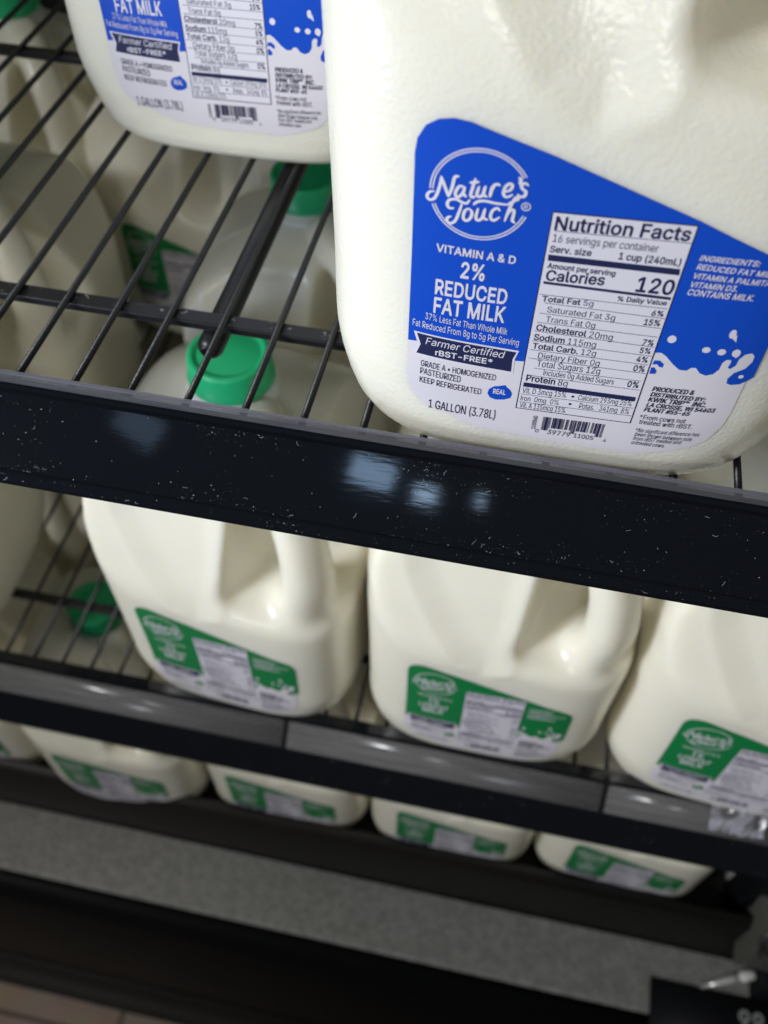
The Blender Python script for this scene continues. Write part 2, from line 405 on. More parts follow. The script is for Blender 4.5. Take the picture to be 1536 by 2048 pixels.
SPLASH = [(26.48, 71.03), (27.75, 71.17), (29.62, 69.9), (32.57, 66.9), (35.03, 64.99), (37.35, 65.02), (38.48, 66.48), (39.97, 66.67), (41.75, 64.52), (43.91, 63.78), (45.95, 64.71), (47.24, 66.82), (47.43, 69.91), (48.3, 71.28), (49.73, 71.34), (50.03, 70.39), (49.68, 68.09), (50.58, 67.43), (51.91, 69.01), (52.1, 71.97), (53.33, 73.99), (55.2, 74.71), (56.42, 73.54), (56.61, 70.96), (55.32, 67.99), (52.33, 65.8), (51.15, 63.18), (51.41, 61.13), (52.94, 60.47), (55.7, 60.88), (57.06, 61.98)]
DROPS = [[(29.38, 77.41), 1.36, 1.58], [(40.9, 74.72), 1.29, 1.22], [(45.8, 74.43), 1.31, 1.31], [(50.38, 74.46), 1.31, 1.59], [(46.86, 82.19), 1.04, 1.81], [(55.12, 64.35), 0.84, 0.78]]
DROPTAILS = [[(49.43, 73.69), (51.76, 73.71), (50.84, 72.35)], [(46.12, 81.29), (48.27, 81.94), (48.93, 78.99)]]
CURL = [[(26.31, 67.74), (28.06, 67.87), (29.65, 66.54), (29.56, 65.08), (28.35, 65.25), (27.65, 66.15), (26.02, 65.84)], [(26.07, 64.4), (26.91, 64.77), (28.16, 63.23), (28.02, 61.94), (26.11, 61.67)]]
BANNER = [(-53.78, 63.57), (-17.47, 63.15), (-18.43, 59.29), (-18.18, 52.43), (-53.66, 53.04), (-51.95, 57.73)]
BANNER_IN = [(-52.71, 63.03), (-18.26, 62.37), (-19.2, 58.93), (-18.96, 53.27), (-52.47, 54.01), (-51.11, 58.4)]
SEAL = [(-25.91, 41.31), (-25.56, 43.46), (-24.02, 45.12), (-22.13, 45.73), (-19.95, 46.62), (-19.68, 45.77), (-18.16, 44.6), (-17.24, 42.83), (-17.67, 40.68), (-19.66, 39.45), (-22.62, 38.74), (-24.77, 39.35)]
BARCODE = [(-4.64, 33.85), (17.11, 34.79), (17.13, 26.26), (-4.56, 26.45)]
VTEXT = [(-7.01, 26.29), (-7.37, 33.63)]
RING = [(-37.87, 134.49), (-34.83, 104.58), (-50.53, 118.24), (-22.83, 122.3), (-50.46, 119.25), (-49.64, 114.5), (-24.41, 127.22), (-23.0, 114.94)]
STROKES = [[(-50.03, 118.48), (-51.28, 117.97), (-52.01, 116.53), (-51.31, 115.45), (-50.05, 115.86), (-49.19, 117.43), (-48.44, 120.52), (-48.08, 123.18), (-48.18, 123.71)], [(-48.24, 123.64), (-47.31, 121.65), (-46.37, 119.48), (-45.61, 117.6)], [(-45.61, 117.6), (-44.77, 120.86), (-44.25, 124.18), (-43.06, 124.74)], [(-41.14, 121.53), (-42.52, 121.73), (-43.48, 120.05), (-43.59, 118.55), (-42.78, 118.06), (-41.69, 119.32), (-41.05, 121.54)], [(-41.07, 121.7), (-41.34, 119.53), (-40.4, 118.57)], [(-38.3, 124.91), (-38.85, 121.69), (-39.2, 119.43), (-38.59, 118.75), (-37.88, 119.28)], [(-39.74, 123.32), (-37.19, 124.03)], [(-36.98, 122.6), (-37.41, 120.08), (-36.78, 119.28), (-35.79, 119.98), (-35.17, 122.85)], [(-35.19, 123.01), (-35.5, 120.35), (-34.45, 119.61)], [(-33.28, 123.27), (-33.64, 119.69)], [(-33.46, 121.3), (-32.85, 123.49), (-32.04, 124.15), (-31.12, 123.96)], [(-29.68, 121.99), (-28.15, 122.85), (-27.62, 124.29), (-28.45, 124.88), (-29.56, 123.63), (-29.88, 121.47), (-28.88, 120.46), (-27.22, 121.51)], [(-26.08, 127.22), (-25.47, 126.43), (-25.78, 125.28)], [(-23.25, 125.14), (-24.22, 125.71), (-25.13, 124.89), (-24.68, 123.82), (-23.62, 123.0), (-23.93, 121.48), (-25.25, 121.3), (-25.78, 121.88)], [(-43.77, 114.21), (-45.0, 113.97), (-45.77, 115.05), (-45.28, 116.57), (-43.38, 117.28), (-41.48, 116.61), (-40.09, 116.53), (-39.26, 117.83)], [(-41.44, 116.17), (-42.11, 113.01), (-42.98, 110.01), (-44.3, 108.87), (-45.49, 109.39), (-45.24, 110.72), (-44.34, 111.2)], [(-38.1, 116.45), (-36.94, 117.65), (-34.84, 118.22), (-31.77, 117.99), (-28.14, 118.07)], [(-39.47, 114.93), (-40.44, 113.77), (-40.66, 111.5), (-39.71, 110.66), (-38.54, 111.81), (-38.28, 113.91), (-39.31, 114.95)], [(-36.56, 115.45), (-36.98, 112.38), (-36.26, 111.45), (-35.15, 112.48), (-34.52, 115.64)], [(-34.53, 115.74), (-34.78, 112.77), (-33.41, 112.11)], [(-30.22, 115.76), (-31.13, 116.47), (-32.39, 115.27), (-32.7, 113.18), (-31.72, 112.19), (-30.04, 113.57)], [(-28.31, 118.22), (-26.51, 119.64), (-25.43, 120.45), (-26.08, 120.82), (-27.01, 118.91), (-27.82, 115.6), (-28.43, 112.53)], [(-28.11, 114.37), (-27.17, 116.44), (-26.17, 116.44), (-26.18, 114.31), (-26.26, 113.1), (-25.43, 112.42)]]
REG = (-22.93, 118.16)
REGR = 1.4


class Flat:
    """flat shapes, each on its own thin layer, with a material slot"""
    def __init__(self): self.v = []; self.f = []; self.m = []; self.off = []
    def add(self, verts, faces, slot, off, lift=None):
        b = len(self.v)
        self.v += [tuple(p) for p in verts]; self.off += [off] * len(verts) if lift is None else [off + q for q in lift]
        for f in faces:
            self.f.append(tuple(b + i for i in f)); self.m.append(slot)
    def poly(self, pts, slot, off, step=3.0):
        bm = bmesh.new()
        ps = []
        for p in pts:
            if not ps or (abs(p[0] - ps[-1][0]) + abs(p[1] - ps[-1][1])) > 1e-4: ps.append(p)
        bm.faces.new([bm.verts.new((x, z, 0)) for x, z in ps])
        bmesh.ops.triangulate(bm, faces=bm.faces[:])
        xs = [p[0] for p in ps]; zs = [p[1] for p in ps]
        for ax, lo, hi in ((0, min(xs), max(xs)), (1, min(zs), max(zs))):
            c = math.ceil(lo / step) * step + .013
            while c < hi:
                no = (1, 0, 0) if ax == 0 else (0, 1, 0)
                co = (c, 0, 0) if ax == 0 else (0, c, 0)
                bmesh.ops.bisect_plane(bm, geom=bm.verts[:] + bm.edges[:] + bm.faces[:], plane_co=co, plane_no=no)
                c += step
        bm.verts.ensure_lookup_table(); bm.verts.index_update()
        self.add([(v.co.x, v.co.y) for v in bm.verts], [[v.index for v in f.verts] for f in bm.faces], slot, off)
        bm.free()
    def ellipse(self, c, rx, rz, slot, off, n=28):
        self.poly([(c[0] + rx * math.cos(2 * math.pi * k / n), c[1] + rz * math.sin(2 * math.pi * k / n)) for k in range(n)], slot, off)
    def ring(self, c, r0, r1, a0, a1, slot, off, n=60):
        v, f = [], []
        for k in range(n + 1):
            a = a0 + (a1 - a0) * k / n
            for r in (r0, r1): v.append((c[0] + r * math.cos(a), c[1] + r * math.sin(a)))
        for k in range(n): f.append((2 * k, 2 * k + 1, 2 * k + 3, 2 * k + 2))
        self.add(v, f, slot, off)
    def ribbon(self, pts, w, slot, off, taper=0.45):
        P = [np.array(p, float) for p in pts]
        out = []
        for i in range(len(P) - 1):
            p0, p1, p2, p3 = P[max(i - 1, 0)], P[i], P[i + 1], P[min(i + 2, len(P) - 1)]
            for t in np.linspace(0, 1, 6, endpoint=False):
                out.append(.5 * ((2 * p1) + (-p0 + p2) * t + (2 * p0 - 5 * p1 + 4 * p2 - p3) * t * t + (-p0 + 3 * p1 - 3 * p2 + p3) * t ** 3))
        out.append(P[-1])
        n = len(out); v, f = [], []
        for i, p in enumerate(out):
            t = out[min(i + 1, n - 1)] - out[max(i - 1, 0)]
            L = np.hypot(*t) or 1; nx, nz = -t[1] / L, t[0] / L
            s = i / (n - 1)
            # downstrokes run thick, upstrokes thin, as in a script letter
            down = .5 + .5 * abs(t[1]) / L
            ww = w * (taper + (1 - taper) * min(1, 5 * s, 5 * (1 - s)) ** .5) * (.72 + .28 * down) / 2
            v += [(p[0] + nx * ww, p[1] + nz * ww), (p[0] - nx * ww, p[1] - nz * ww)]
        for i in range(n - 1): f.append((2 * i, 2 * i + 1, 2 * i + 3, 2 * i + 2))
        self.add(v, f, slot, off)
        for k, p in ((0, out[0]), (1, out[-1])):
            self.ellipse(p, w * taper * .52, w * taper * .52, slot, off + .004, 12)
    def line(self, a, b, w, slot, off):
        d = np.array(b) - np.array(a); L = np.hypot(*d); nx, nz = -d[1] / L * w / 2, d[0] / L * w / 2
        n = max(1, int(L / 3)); v, f = [], []
        for i in range(n + 1):
            p = np.array(a) + d * i / n
            v += [(p[0] + nx, p[1] + nz), (p[0] - nx, p[1] - nz)]
        for i in range(n): f.append((2 * i, 2 * i + 1, 2 * i + 3, 2 * i + 2))
        self.add(v, f, slot, off)
    def text(self, t, slot, off):
        s, x0, z0, x1, z1, h, st = t
        v, f = glyphs(s, st)
        a = np.array(v); lo, hi = a[:, 0].min(), a[:, 0].max()
        X = x0 + (a[:, 0] - lo) / (hi - lo) * (x1 - x0)
        Z = z0 + (z1 - z0) * (a[:, 0] - lo) / (hi - lo) + a[:, 1] / CAPH * h
        self.add(list(zip(X, Z)), f, slot, off, a[:, 2] * .008)
    def build(self, name, mats, parent, scale=1.0, jug_off=0.0):
        a = np.array(self.v)
        x = a[:, 0] * scale / 1000; z = (85 + (a[:, 1] - 85) * scale) / 1000
        y = front_y(x, z)
        e = .0004
        gx = (front_y(x + e, z) - y) / e; gz = (front_y(x, z + e) - y) / e
        n = np.stack([gx, -np.ones_like(gx), gz], 1); n /= np.linalg.norm(n, axis=1)[:, None]
        p = np.stack([x, y, z], 1) + n * (np.array(self.off)[:, None] / 1000)
        me = mesh_of(name, p, self.f, mats, self.m)
        bm = bmesh.new(); bm.from_mesh(me)
        bmesh.ops.remove_doubles(bm, verts=bm.verts[:], dist=1e-7)
        bm.normal_update()
        for fc in bm.faces:
            if fc.normal.y > 0: fc.normal_flip()
        bm.to_mesh(me); bm.free()
        me.polygons.foreach_set('use_smooth', [True] * len(me.polygons))
        return me

# letter outlines (thousandths of an em): regular weight
CAPH = 0.5087
GLYPHS = {
'#': (440, ['242,0 326,509 377,509 294,0', '10,140 19,192 400,192 391,140', '64,0 147,509 198,509 115,0', '40,316 49,368 429,368 421,316']),
'%': (676, ['175,283 146,286 121,297 101,314 86,335 78,360 75,388 75,412 78,440 87,464 101,486 121,503 146,513 175,517 206,513 230,503 250,486 264,464 273,440 276,412 276,388 273,360 264,335 250,314 230,297 205,286', '175,327 198,332 212,346 221,365 223,388 223,412 221,435 213,454 198,468 175,473 153,468 138,454 130,435 127,412 127,388 130,365 138,346 153,332', '501,-10 471,-6 446,5 426,21 412,43 403,68 400,95 400,120 403,147 412,172 427,194 447,210 471,221 501,225 531,221 556,210 576,194 590,172 598,147 601,120 601,95 598,68 589,43 575,21 555,5 531,-6', '501,35 523,39 538,53 546,73 549,95 549,120 546,142 538,162 524,176 501,180 479,176 464,162 456,142 453,120 453,95 455,73 464,53 479,39', '132,0 482,509 540,509 191,0']),
'&': (448, ['197,-7 150,-2 110,12 78,34 54,62 39,96 34,133 37,163 47,189 63,213 85,235 111,256 140,279 255,375 260,389 262,405 258,427 245,445 226,457 201,461 184,459 168,453 155,444 145,431 139,416 137,399 139,380 145,363 155,346 438,0 364,0 171,231 121,293 102,319 87,344 78,370 75,398 79,430 91,458 109,481 134,499 165,510 200,513 235,510 266,499 290,482 308,459 320,433 324,404 322,382 315,362 305,342 291,325 275,308 256,293 154,217 128,195 110,174 100,154 97,131 100,108 109,87 124,70 143,57 166,49 193,46 223,50 251,59 278,75 301,95 321,121 336,151 346,186 349,224 408,224 405,180 397,144 385,115 371,92 333,47 305,23 271,7 234,-3']),
'(': (273, ['89,207 92,264 101,324 114,384 132,441 153,494 177,539 236,539 212,485 191,428 174,370 161,313 154,258 151,207 154,161 160,115 172,67 188,16 209,-38 236,-96 177,-96 139,-21 111,55 95,131']),
')': (273, ['37,-96 64,-37 86,18 102,69 113,116 120,162 122,207 119,258 112,313 99,370 82,428 62,485 37,539 97,539 121,494 142,441 159,384 173,323 181,264 184,207 178,130 161,53 134,-22 97,-96']),
'*': (453, ['201,223 206,331 114,272 89,315 186,365 89,415 114,459 206,400 201,509 250,509 246,400 337,459 362,415 266,365 362,315 337,272 246,331 250,223']),
',': (188, ['38,-119 68,71 137,71 84,-119']),
'-': (453, ['337,244 337,188 114,188 114,244']),
'.': (188, ['95,-4 78,-1 63,9 53,24 50,41 53,59 63,73 78,83 95,87 113,83 128,73 138,59 141,41 138,24 128,9 113,-1']),
'0': (453, ['227,-7 174,1 130,24 95,62 69,113 53,178 48,254 53,330 69,395 95,447 130,484 174,508 227,516 279,508 323,484 358,447 384,395 400,330 405,254 400,178 384,113 359,62 323,24 279,1', '227,50 261,56 290,74 313,103 330,144 340,194 344,254 340,314 330,365 313,405 290,435 261,453 227,460 192,453 163,435 140,405 123,365 113,314 109,254 113,194 123,144 140,103 163,74 192,56']),
'1': (453, ['76,0 76,55 391,55 391,0', '276,509 276,0 212,0 212,448 209,448 86,358 86,427 198,509']),
'2': (453, ['64,0 64,47 234,229 261,257 282,282 299,305 311,327 318,348 320,371 317,397 308,419 293,436 273,449 250,457 224,460 196,457 172,447 153,433 139,413 130,390 127,362 66,362 71,405 86,442 111,473 143,496 182,511 225,516 268,511 306,497 337,474 361,445 376,411 381,372 378,345 371,318 357,290 336,259 306,223 267,180 153,60 153,57 389,57 389,0']),
'3': (453, ['218,-7 173,-3 133,10 98,30 70,57 52,91 44,132 109,132 115,107 126,87 144,71 165,59 191,52 219,50 248,53 275,61 297,74 315,93 325,116 329,145 326,172 316,196 299,217 275,234 242,244 201,248 157,248 157,299 288,448 288,452 70,452 70,509 372,509 372,461 211,278 211,289 264,288 308,276 344,253 371,222 387,186 393,145 387,103 370,66 344,36 309,12 266,-2']),
'4': (453, ['40,105 40,158 247,509 311,509 109,166 109,163 413,163 413,105', '282,0 282,318 343,318 343,0']),
'5': (453, ['221,-7 178,-2 140,11 108,32 83,60 66,93 60,130 122,130 127,108 138,89 154,73 173,60 196,52 221,50 250,53 276,64 298,82 314,104 324,131 328,162 324,193 314,221 297,244 275,262 248,273 218,277 192,275 167,268 145,258 128,246 67,253 96,509 366,509 366,452 151,452 134,301 155,315 178,325 203,331 229,334 263,330 294,321 321,306 345,285 364,260 379,231 388,199 391,163 385,117 369,76 343,41 309,15 268,-1']),
'6': (453, ['226,-7 182,-1 142,15 109,40 84,74 69,115 64,162 68,199 80,239 102,285 137,340 252,509 322,509 151,261 145,261 154,275 165,288 179,299 196,307 214,312 235,314 278,309 316,295 346,271 370,240 384,201 389,157 384,112 368,73 343,39 310,14 271,-2', '226,48 254,52 279,63 299,79 314,101 324,128 327,157 324,187 314,213 299,235 279,251 254,262 226,265 198,262 174,252 153,235 138,214 128,188 125,158 128,128 138,102 153,79 174,63 198,52']),
'7': (453, ['97,0 323,448 323,452 62,452 62,509 391,509 391,449 165,0']),
'8': (453, ['226,-7 178,-2 136,11 101,33 74,62 57,96 52,135 55,166 65,195 81,220 101,241 125,256 153,265 153,267 119,282 93,308 76,342 70,380 75,417 90,450 114,477 146,498 184,511 226,516 269,511 306,498 337,477 361,450 377,417 382,380 376,342 359,308 333,282 300,267 300,265 327,256 351,241 372,220 387,195 397,166 401,135 395,96 378,62 352,33 317,11 275,-2', '226,49 258,52 285,60 307,74 323,91 333,113 337,139 333,165 322,189 305,208 283,223 256,232 226,235 196,232 169,223 147,208 130,189 119,165 115,139 119,113 129,91 145,74 167,60 195,52', '226,290 252,292 274,300 293,313 307,330 316,351 319,376 316,399 308,420 294,437 275,449 252,457 226,460 200,457 177,449 159,437 145,420 136,399 133,376 136,351 145,330 159,313 178,300 201,292']),
'9': (453, ['226,516 271,510 310,494 343,468 368,434 384,393 389,347 385,309 373,270 350,224 315,168 200,0 130,0 301,248 307,248 299,234 287,221 273,210 257,202 238,196 218,195 175,199 137,214 106,237 83,269 68,307 64,352 69,397 85,436 110,469 143,494 182,510', '226,460 199,457 174,446 154,429 138,407 129,381 125,352 129,322 138,295 154,274 174,257 199,247 226,243 254,247 279,257 299,273 314,295 324,321 327,350 324,381 314,407 299,429 279,446 254,457']),
':': (188, ['95,-4 78,-1 63,9 53,24 50,41 53,59 63,73 78,83 95,87 113,83 128,73 138,59 141,41 138,24 128,9 113,-1', '95,271 78,274 63,284 53,299 50,316 53,334 63,349 78,359 95,362 113,359 128,349 138,334 141,316 138,299 128,284 113,274']),
'A': (480, ['16,0 201,509 276,509 463,0 395,0 287,302 232,478 245,478 228,419 191,302 85,0', '110,142 110,199 370,199 370,142']),
'B': (456, ['60,0 60,509 241,509 289,504 329,491 359,469 381,442 394,410 398,374 395,344 387,320 373,301 356,286 336,275 315,267 315,262 339,257 363,245 385,227 402,203 414,173 418,136 413,100 400,67 377,39 344,18 301,4 247,0', '125,57 245,57 296,63 330,80 349,105 355,137 352,161 342,184 327,203 306,218 279,228 248,231 125,231', '125,285 238,285 265,288 288,296 308,309 323,326 333,348 336,372 330,403 313,429 283,446 240,452 125,452']),
'C': (510, ['267,-7 205,1 150,25 104,63 70,115 48,179 40,254 48,329 70,393 104,445 150,484 205,508 267,516 305,513 340,504 373,490 402,471 427,447 448,418 463,385 473,348 408,348 401,373 389,395 375,413 357,428 337,440 315,449 292,454 267,456 223,450 184,432 150,403 125,364 109,314 103,254 109,194 125,145 151,105 184,76 223,59 267,53 292,55 315,60 337,69 357,81 375,96 389,114 401,136 408,160 473,160 463,124 448,91 428,62 402,38 373,19 341,5 305,-4']),
'D': (502, ['219,0 96,0 96,57 215,57 272,63 318,81 354,110 379,149 394,198 399,255 394,312 379,361 354,399 320,428 275,446 221,452 93,452 93,509 225,509 294,501 353,478 399,441 433,391 455,329 462,255 455,181 433,119 398,68 351,31 291,8', '125,509 125,0 60,0 60,509']),
'E': (419, ['60,0 60,509 372,509 372,452 125,452 125,286 355,286 355,229 125,229 125,57 375,57 375,0']),
'F': (410, ['60,0 60,509 369,509 369,452 125,452 125,278 346,278 346,221 125,221 125,0']),
'G': (520, ['269,-7 205,1 149,25 104,64 69,116 47,179 40,254 47,329 69,393 103,445 149,484 203,508 265,516 304,513 340,504 374,489 403,469 429,445 449,416 465,384 474,349 408,349 399,372 387,393 373,411 356,427 337,439 315,448 291,454 265,456 222,450 183,432 150,404 125,364 109,314 103,254 109,194 125,145 151,105 184,76 224,59 269,53 309,57 345,71 374,93 396,123 410,160 415,202 434,199 283,199 283,256 478,256 478,200 471,141 451,91 419,50 377,19 326,0']),
'H': (517, ['60,0 60,509 125,509 125,289 392,289 392,509 457,509 457,0 392,0 392,232 125,232 125,0']),
'I': (185, ['60,0 60,509 125,509 125,0']),
'K': (467, ['104,145 104,216 364,509 448,509 231,276 228,276', '60,0 60,509 125,509 125,334 124,225 125,193 125,0', '372,0 188,259 228,309 449,0']),
'L': (393, ['60,0 60,509 125,509 125,57 361,57 361,0']),
'M': (628, ['60,0 60,509 152,509 277,187 322,49 307,49 352,187 476,509 568,509 568,0 504,0 507,457 513,457 456,291 342,0 286,0 170,291 112,457 119,457 122,0']),
'N': (523, ['60,0 60,509 136,509 414,55 405,54 399,509 463,509 463,0 387,0 202,290 108,452 119,454 125,291 125,0']),
'O': (533, ['267,-7 205,1 150,25 105,63 70,115 48,179 40,254 48,329 70,393 105,445 150,484 205,508 267,516 329,508 384,484 429,445 464,393 486,329 493,254 486,179 464,115 429,63 384,25 329,1', '267,53 310,59 349,76 383,105 408,144 425,194 430,254 425,314 408,365 383,404 349,433 310,450 267,456 223,450 184,433 151,404 125,364 109,314 103,254 109,194 125,144 151,105 184,76 223,59']),
'P': (445, ['60,0 60,509 235,509 289,503 332,487 366,462 390,430 404,391 409,348 404,304 390,265 366,233 332,207 289,191 235,186 109,186 109,242 233,242 269,246 297,256 318,272 333,294 342,319 344,348 342,376 333,402 318,423 297,439 268,449 232,452 125,452 125,0']),
'R': (449, ['60,0 60,509 236,509 290,504 333,489 367,465 390,433 405,395 409,352 405,309 390,271 367,240 333,217 289,203 236,198 96,198 96,255 234,255 269,258 298,267 319,281 334,300 342,324 345,352 342,380 334,405 319,425 298,440 269,449 233,452 125,452 125,0', '353,0 230,229 303,229 428,0']),
'S': (447, ['224,-9 172,-4 128,9 91,31 64,60 46,96 38,137 104,137 110,110 123,88 142,71 166,59 194,52 224,49 257,52 286,60 311,74 329,92 341,114 346,139 342,161 332,179 316,193 296,205 272,214 245,222 184,239 128,260 86,289 60,326 52,372 58,413 75,448 102,476 138,498 180,511 227,516 275,511 316,498 351,476 377,449 394,415 401,378 337,378 326,412 302,437 267,453 225,459 194,456 167,448 145,435 129,418 118,398 115,376 119,352 131,334 148,319 169,308 212,293 312,264 336,252 359,238 379,220 395,198 405,171 408,139 403,99 386,64 360,34 323,11 278,-4']),
'T': (449, ['32,452 32,509 417,509 417,452 257,452 257,0 193,0 193,452']),
'U': (517, ['259,-8 203,-2 154,15 114,43 85,80 66,124 60,173 60,509 124,509 124,178 128,144 141,113 160,87 187,68 220,56 259,52 298,56 331,68 357,87 377,113 389,144 393,178 393,509 457,509 457,173 451,124 433,80 403,43 363,15 315,-2']),
'V': (480, ['204,0 16,509 84,509 192,206 248,31 235,31 252,90 290,206 395,509 463,509 278,0']),
'W': (686, ['155,0 16,509 82,509 163,196 197,40 189,40 224,196 306,509 380,509 497,40 488,40 523,196 603,509 670,509 530,0 455,0 368,323 344,431 336,475 350,475 327,359 318,323 230,0']),
'Y': (472, ['203,0 203,208 16,509 91,509 192,344 222,292 236,264 250,230 224,230 237,265 251,293 280,344 381,509 455,509 268,208 268,0']),
'Z': (438, ['42,0 42,46 273,385 341,476 348,454 40,452 40,509 397,509 397,462 169,129 97,33 90,54 399,57 399,0']),
'a': (389, ['160,-9 126,-5 94,5 68,22 48,45 35,73 30,108 34,138 43,161 58,179 78,193 100,203 125,211 252,230 265,235 273,243 273,279 267,297 256,311 240,322 220,329 196,331 171,329 149,322 132,313 118,301 107,288 100,274 41,291 57,322 79,346 104,364 133,375 163,382 194,384 215,383 239,379 263,372 286,360 306,343 322,320 333,290 337,251 337,0 277,0 277,52 272,52 264,38 252,25 236,12 215,1 190,-6', '170,45 202,49 228,59 248,74 263,93 272,115 276,138 276,190 154,164 134,159 117,150 103,139 95,124 92,105 94,87 102,72 114,61 130,52 149,47']),
'b': (424, ['229,-8 198,-5 172,4 153,17 138,31 118,59 112,59 112,0 53,0 53,509 114,509 114,319 118,319 137,346 152,360 171,373 197,381 229,384 274,378 313,361 345,332 370,293 385,245 390,189 385,133 370,84 346,45 313,16 274,-2', '220,47 253,51 279,66 301,88 316,117 325,151 328,189 325,227 316,261 301,290 280,311 253,325 220,330 188,325 161,312 140,291 125,263 116,229 113,189 116,150 125,115 140,86 162,65 188,51']),
'c': (396, ['207,-8 159,-2 117,16 82,46 56,85 40,133 34,187 40,243 56,291 82,330 117,360 159,378 207,384 234,383 260,377 284,368 305,356 324,341 340,322 353,301 362,277 303,262 257,319 242,325 226,329 207,330 173,325 145,310 124,287 108,258 99,224 96,187 99,151 108,117 124,89 145,66 173,51 207,46 226,48 243,52 258,58 271,66 282,76 304,117 363,102 354,78 341,56 325,37 306,21 285,9 261,-1 235,-6']),
'd': (424, ['195,-8 151,-2 111,16 79,45 55,84 39,133 34,189 39,245 55,293 79,332 112,361 151,378 196,384 228,381 253,373 272,360 287,346 306,319 311,319 311,509 372,509 372,0 313,0 313,59 307,59 287,31 272,17 252,4 227,-5', '205,47 236,51 263,65 284,86 299,115 309,150 312,189 309,229 300,263 284,291 263,312 237,325 205,330 172,325 145,311 124,290 108,261 99,227 96,189 99,151 109,117 124,88 145,66 172,51']),
'e': (404, ['212,-8 161,-2 117,16 82,46 56,85 40,132 34,187 39,242 55,290 81,329 115,359 157,378 205,384 236,382 266,374 294,361 319,341 341,315 357,282 368,242 371,194 371,169 75,169 75,221 338,221 310,202 307,237 298,269 283,294 263,314 237,326 205,330 173,326 146,313 125,294 109,270 99,241 96,211 96,178 100,139 110,106 128,80 151,61 179,50 212,46 234,48 254,53 271,61 285,73 297,88 306,105 365,91 353,63 335,39 311,19 283,4 249,-5']),
'f': (254, ['228,379 228,327 6,327 6,379', '81,0 81,432 84,461 96,486 113,505 135,519 161,527 187,530 243,521 227,468 195,474 171,470 154,460 145,443 142,419 142,0']),
'g': (425, ['207,-151 168,-148 134,-140 105,-127 82,-110 64,-91 51,-69 101,-41 122,-66 136,-78 154,-88 178,-95 207,-97 249,-92 282,-75 304,-47 311,-6 311,68 306,68 287,41 272,28 252,16 227,8 195,5 152,10 113,27 80,53 55,90 39,136 34,191 39,246 55,293 80,332 112,361 152,378 196,384 228,382 253,373 273,360 288,346 308,319 313,319 313,379 372,379 372,-9 367,-54 350,-90 324,-117 291,-136 251,-147', '205,59 237,63 264,75 285,95 300,121 309,154 312,193 309,231 300,264 285,291 264,312 237,325 205,330 172,325 145,312 124,290 109,262 99,229 96,193 99,155 109,123 124,96 145,76 172,63']),
'h': (410, ['114,227 114,0 53,0 53,509 114,509 114,287 102,287 124,332 152,362 187,379 227,384 264,380 295,369 321,349 341,321 353,285 357,240 357,0 296,0 296,235 290,275 273,304 246,323 210,329 184,326 161,317 141,303 126,283 117,257']),
'i': (167, ['53,0 53,379 114,379 114,0', '84,443 67,446 54,455 44,468 41,483 44,499 54,512 67,521 84,524 100,521 114,512 123,499 126,483 123,468 114,455 100,446']),
'k': (381, ['110,137 110,212 121,212 284,379 360,379 184,199 177,199', '53,0 53,509 114,509 114,0', '294,0 148,186 191,229 372,0']),
'l': (189, ['139,-2 101,3 74,20 58,47 53,84 53,509 114,509 114,99 115,77 120,62 130,54 170,54 181,3']),
'm': (610, ['53,0 53,379 112,379 112,295 108,295 118,323 132,346 151,363 172,376 195,384 219,386 257,380 287,361 309,331 321,295 312,295 322,321 337,343 357,361 381,375 407,383 437,386 468,383 497,372 522,354 541,328 553,296 557,255 557,0 496,0 496,254 490,289 473,313 447,326 419,330 395,328 374,320 358,307 345,290 338,270 335,247 335,0 274,0 274,260 269,288 253,311 229,326 199,330 178,328 158,320 140,307 126,289 117,266 114,238 114,0']),
'n': (410, ['114,227 114,0 53,0 53,379 112,379 112,287 102,287 124,332 152,362 187,379 227,384 264,380 295,369 321,349 341,321 353,285 357,240 357,0 296,0 296,235 290,275 273,304 246,323 210,329 184,326 161,317 141,303 126,283 117,257']),
'o': (415, ['207,-8 159,-2 117,16 82,46 56,85 40,133 34,187 40,243 56,291 82,330 117,360 159,378 207,384 256,378 299,360 333,330 359,291 376,243 381,187 376,133 359,85 333,46 299,16 256,-2', '207,46 242,51 270,66 292,89 307,117 316,151 319,187 316,224 307,258 292,287 270,310 242,325 207,330 173,325 145,310 124,287 108,258 99,224 96,187 99,151 108,117 124,89 145,66 173,51']),
'p': (424, ['53,-143 53,379 112,379 112,319 118,319 137,346 152,360 171,373 197,381 229,384 274,378 313,361 345,332 370,293 385,245 390,189 385,133 370,84 346,45 313,16 274,-2 229,-8 198,-5 173,4 153,17 138,31 118,59 114,59 114,-143', '220,47 253,51 279,66 301,88 316,117 325,151 328,189 325,227 316,261 301,290 280,311 253,325 220,330 188,325 161,312 140,291 125,263 116,229 113,189 116,150 125,115 140,86 162,65 188,51']),
'r': (259, ['53,0 53,379 112,379 112,321 115,321 130,347 152,367 181,380 243,384 243,322 207,326 182,323 159,315 140,301 126,284 117,262 114,237 114,0']),
's': (365, ['182,-8 145,-5 112,3 84,18 62,38 45,63 36,94 94,107 105,79 124,60 150,49 181,45 217,50 244,62 262,81 268,103 265,121 254,136 237,147 212,155 149,170 104,186 72,208 53,237 47,274 51,305 65,332 87,354 115,370 149,381 187,384 223,381 254,372 279,358 299,339 314,316 324,290 268,277 258,298 243,316 219,328 187,333 156,329 131,317 114,299 109,277 112,258 124,243 144,232 172,223 229,209 275,194 306,171 325,142 331,107 326,75 312,47 290,24 260,6 223,-5']),
't': (227, ['204,379 204,327 6,327 6,379', '65,471 126,471 126,98 128,76 136,61 150,53 202,54 213,2 168,-4 125,2 92,21 72,52 65,93']),
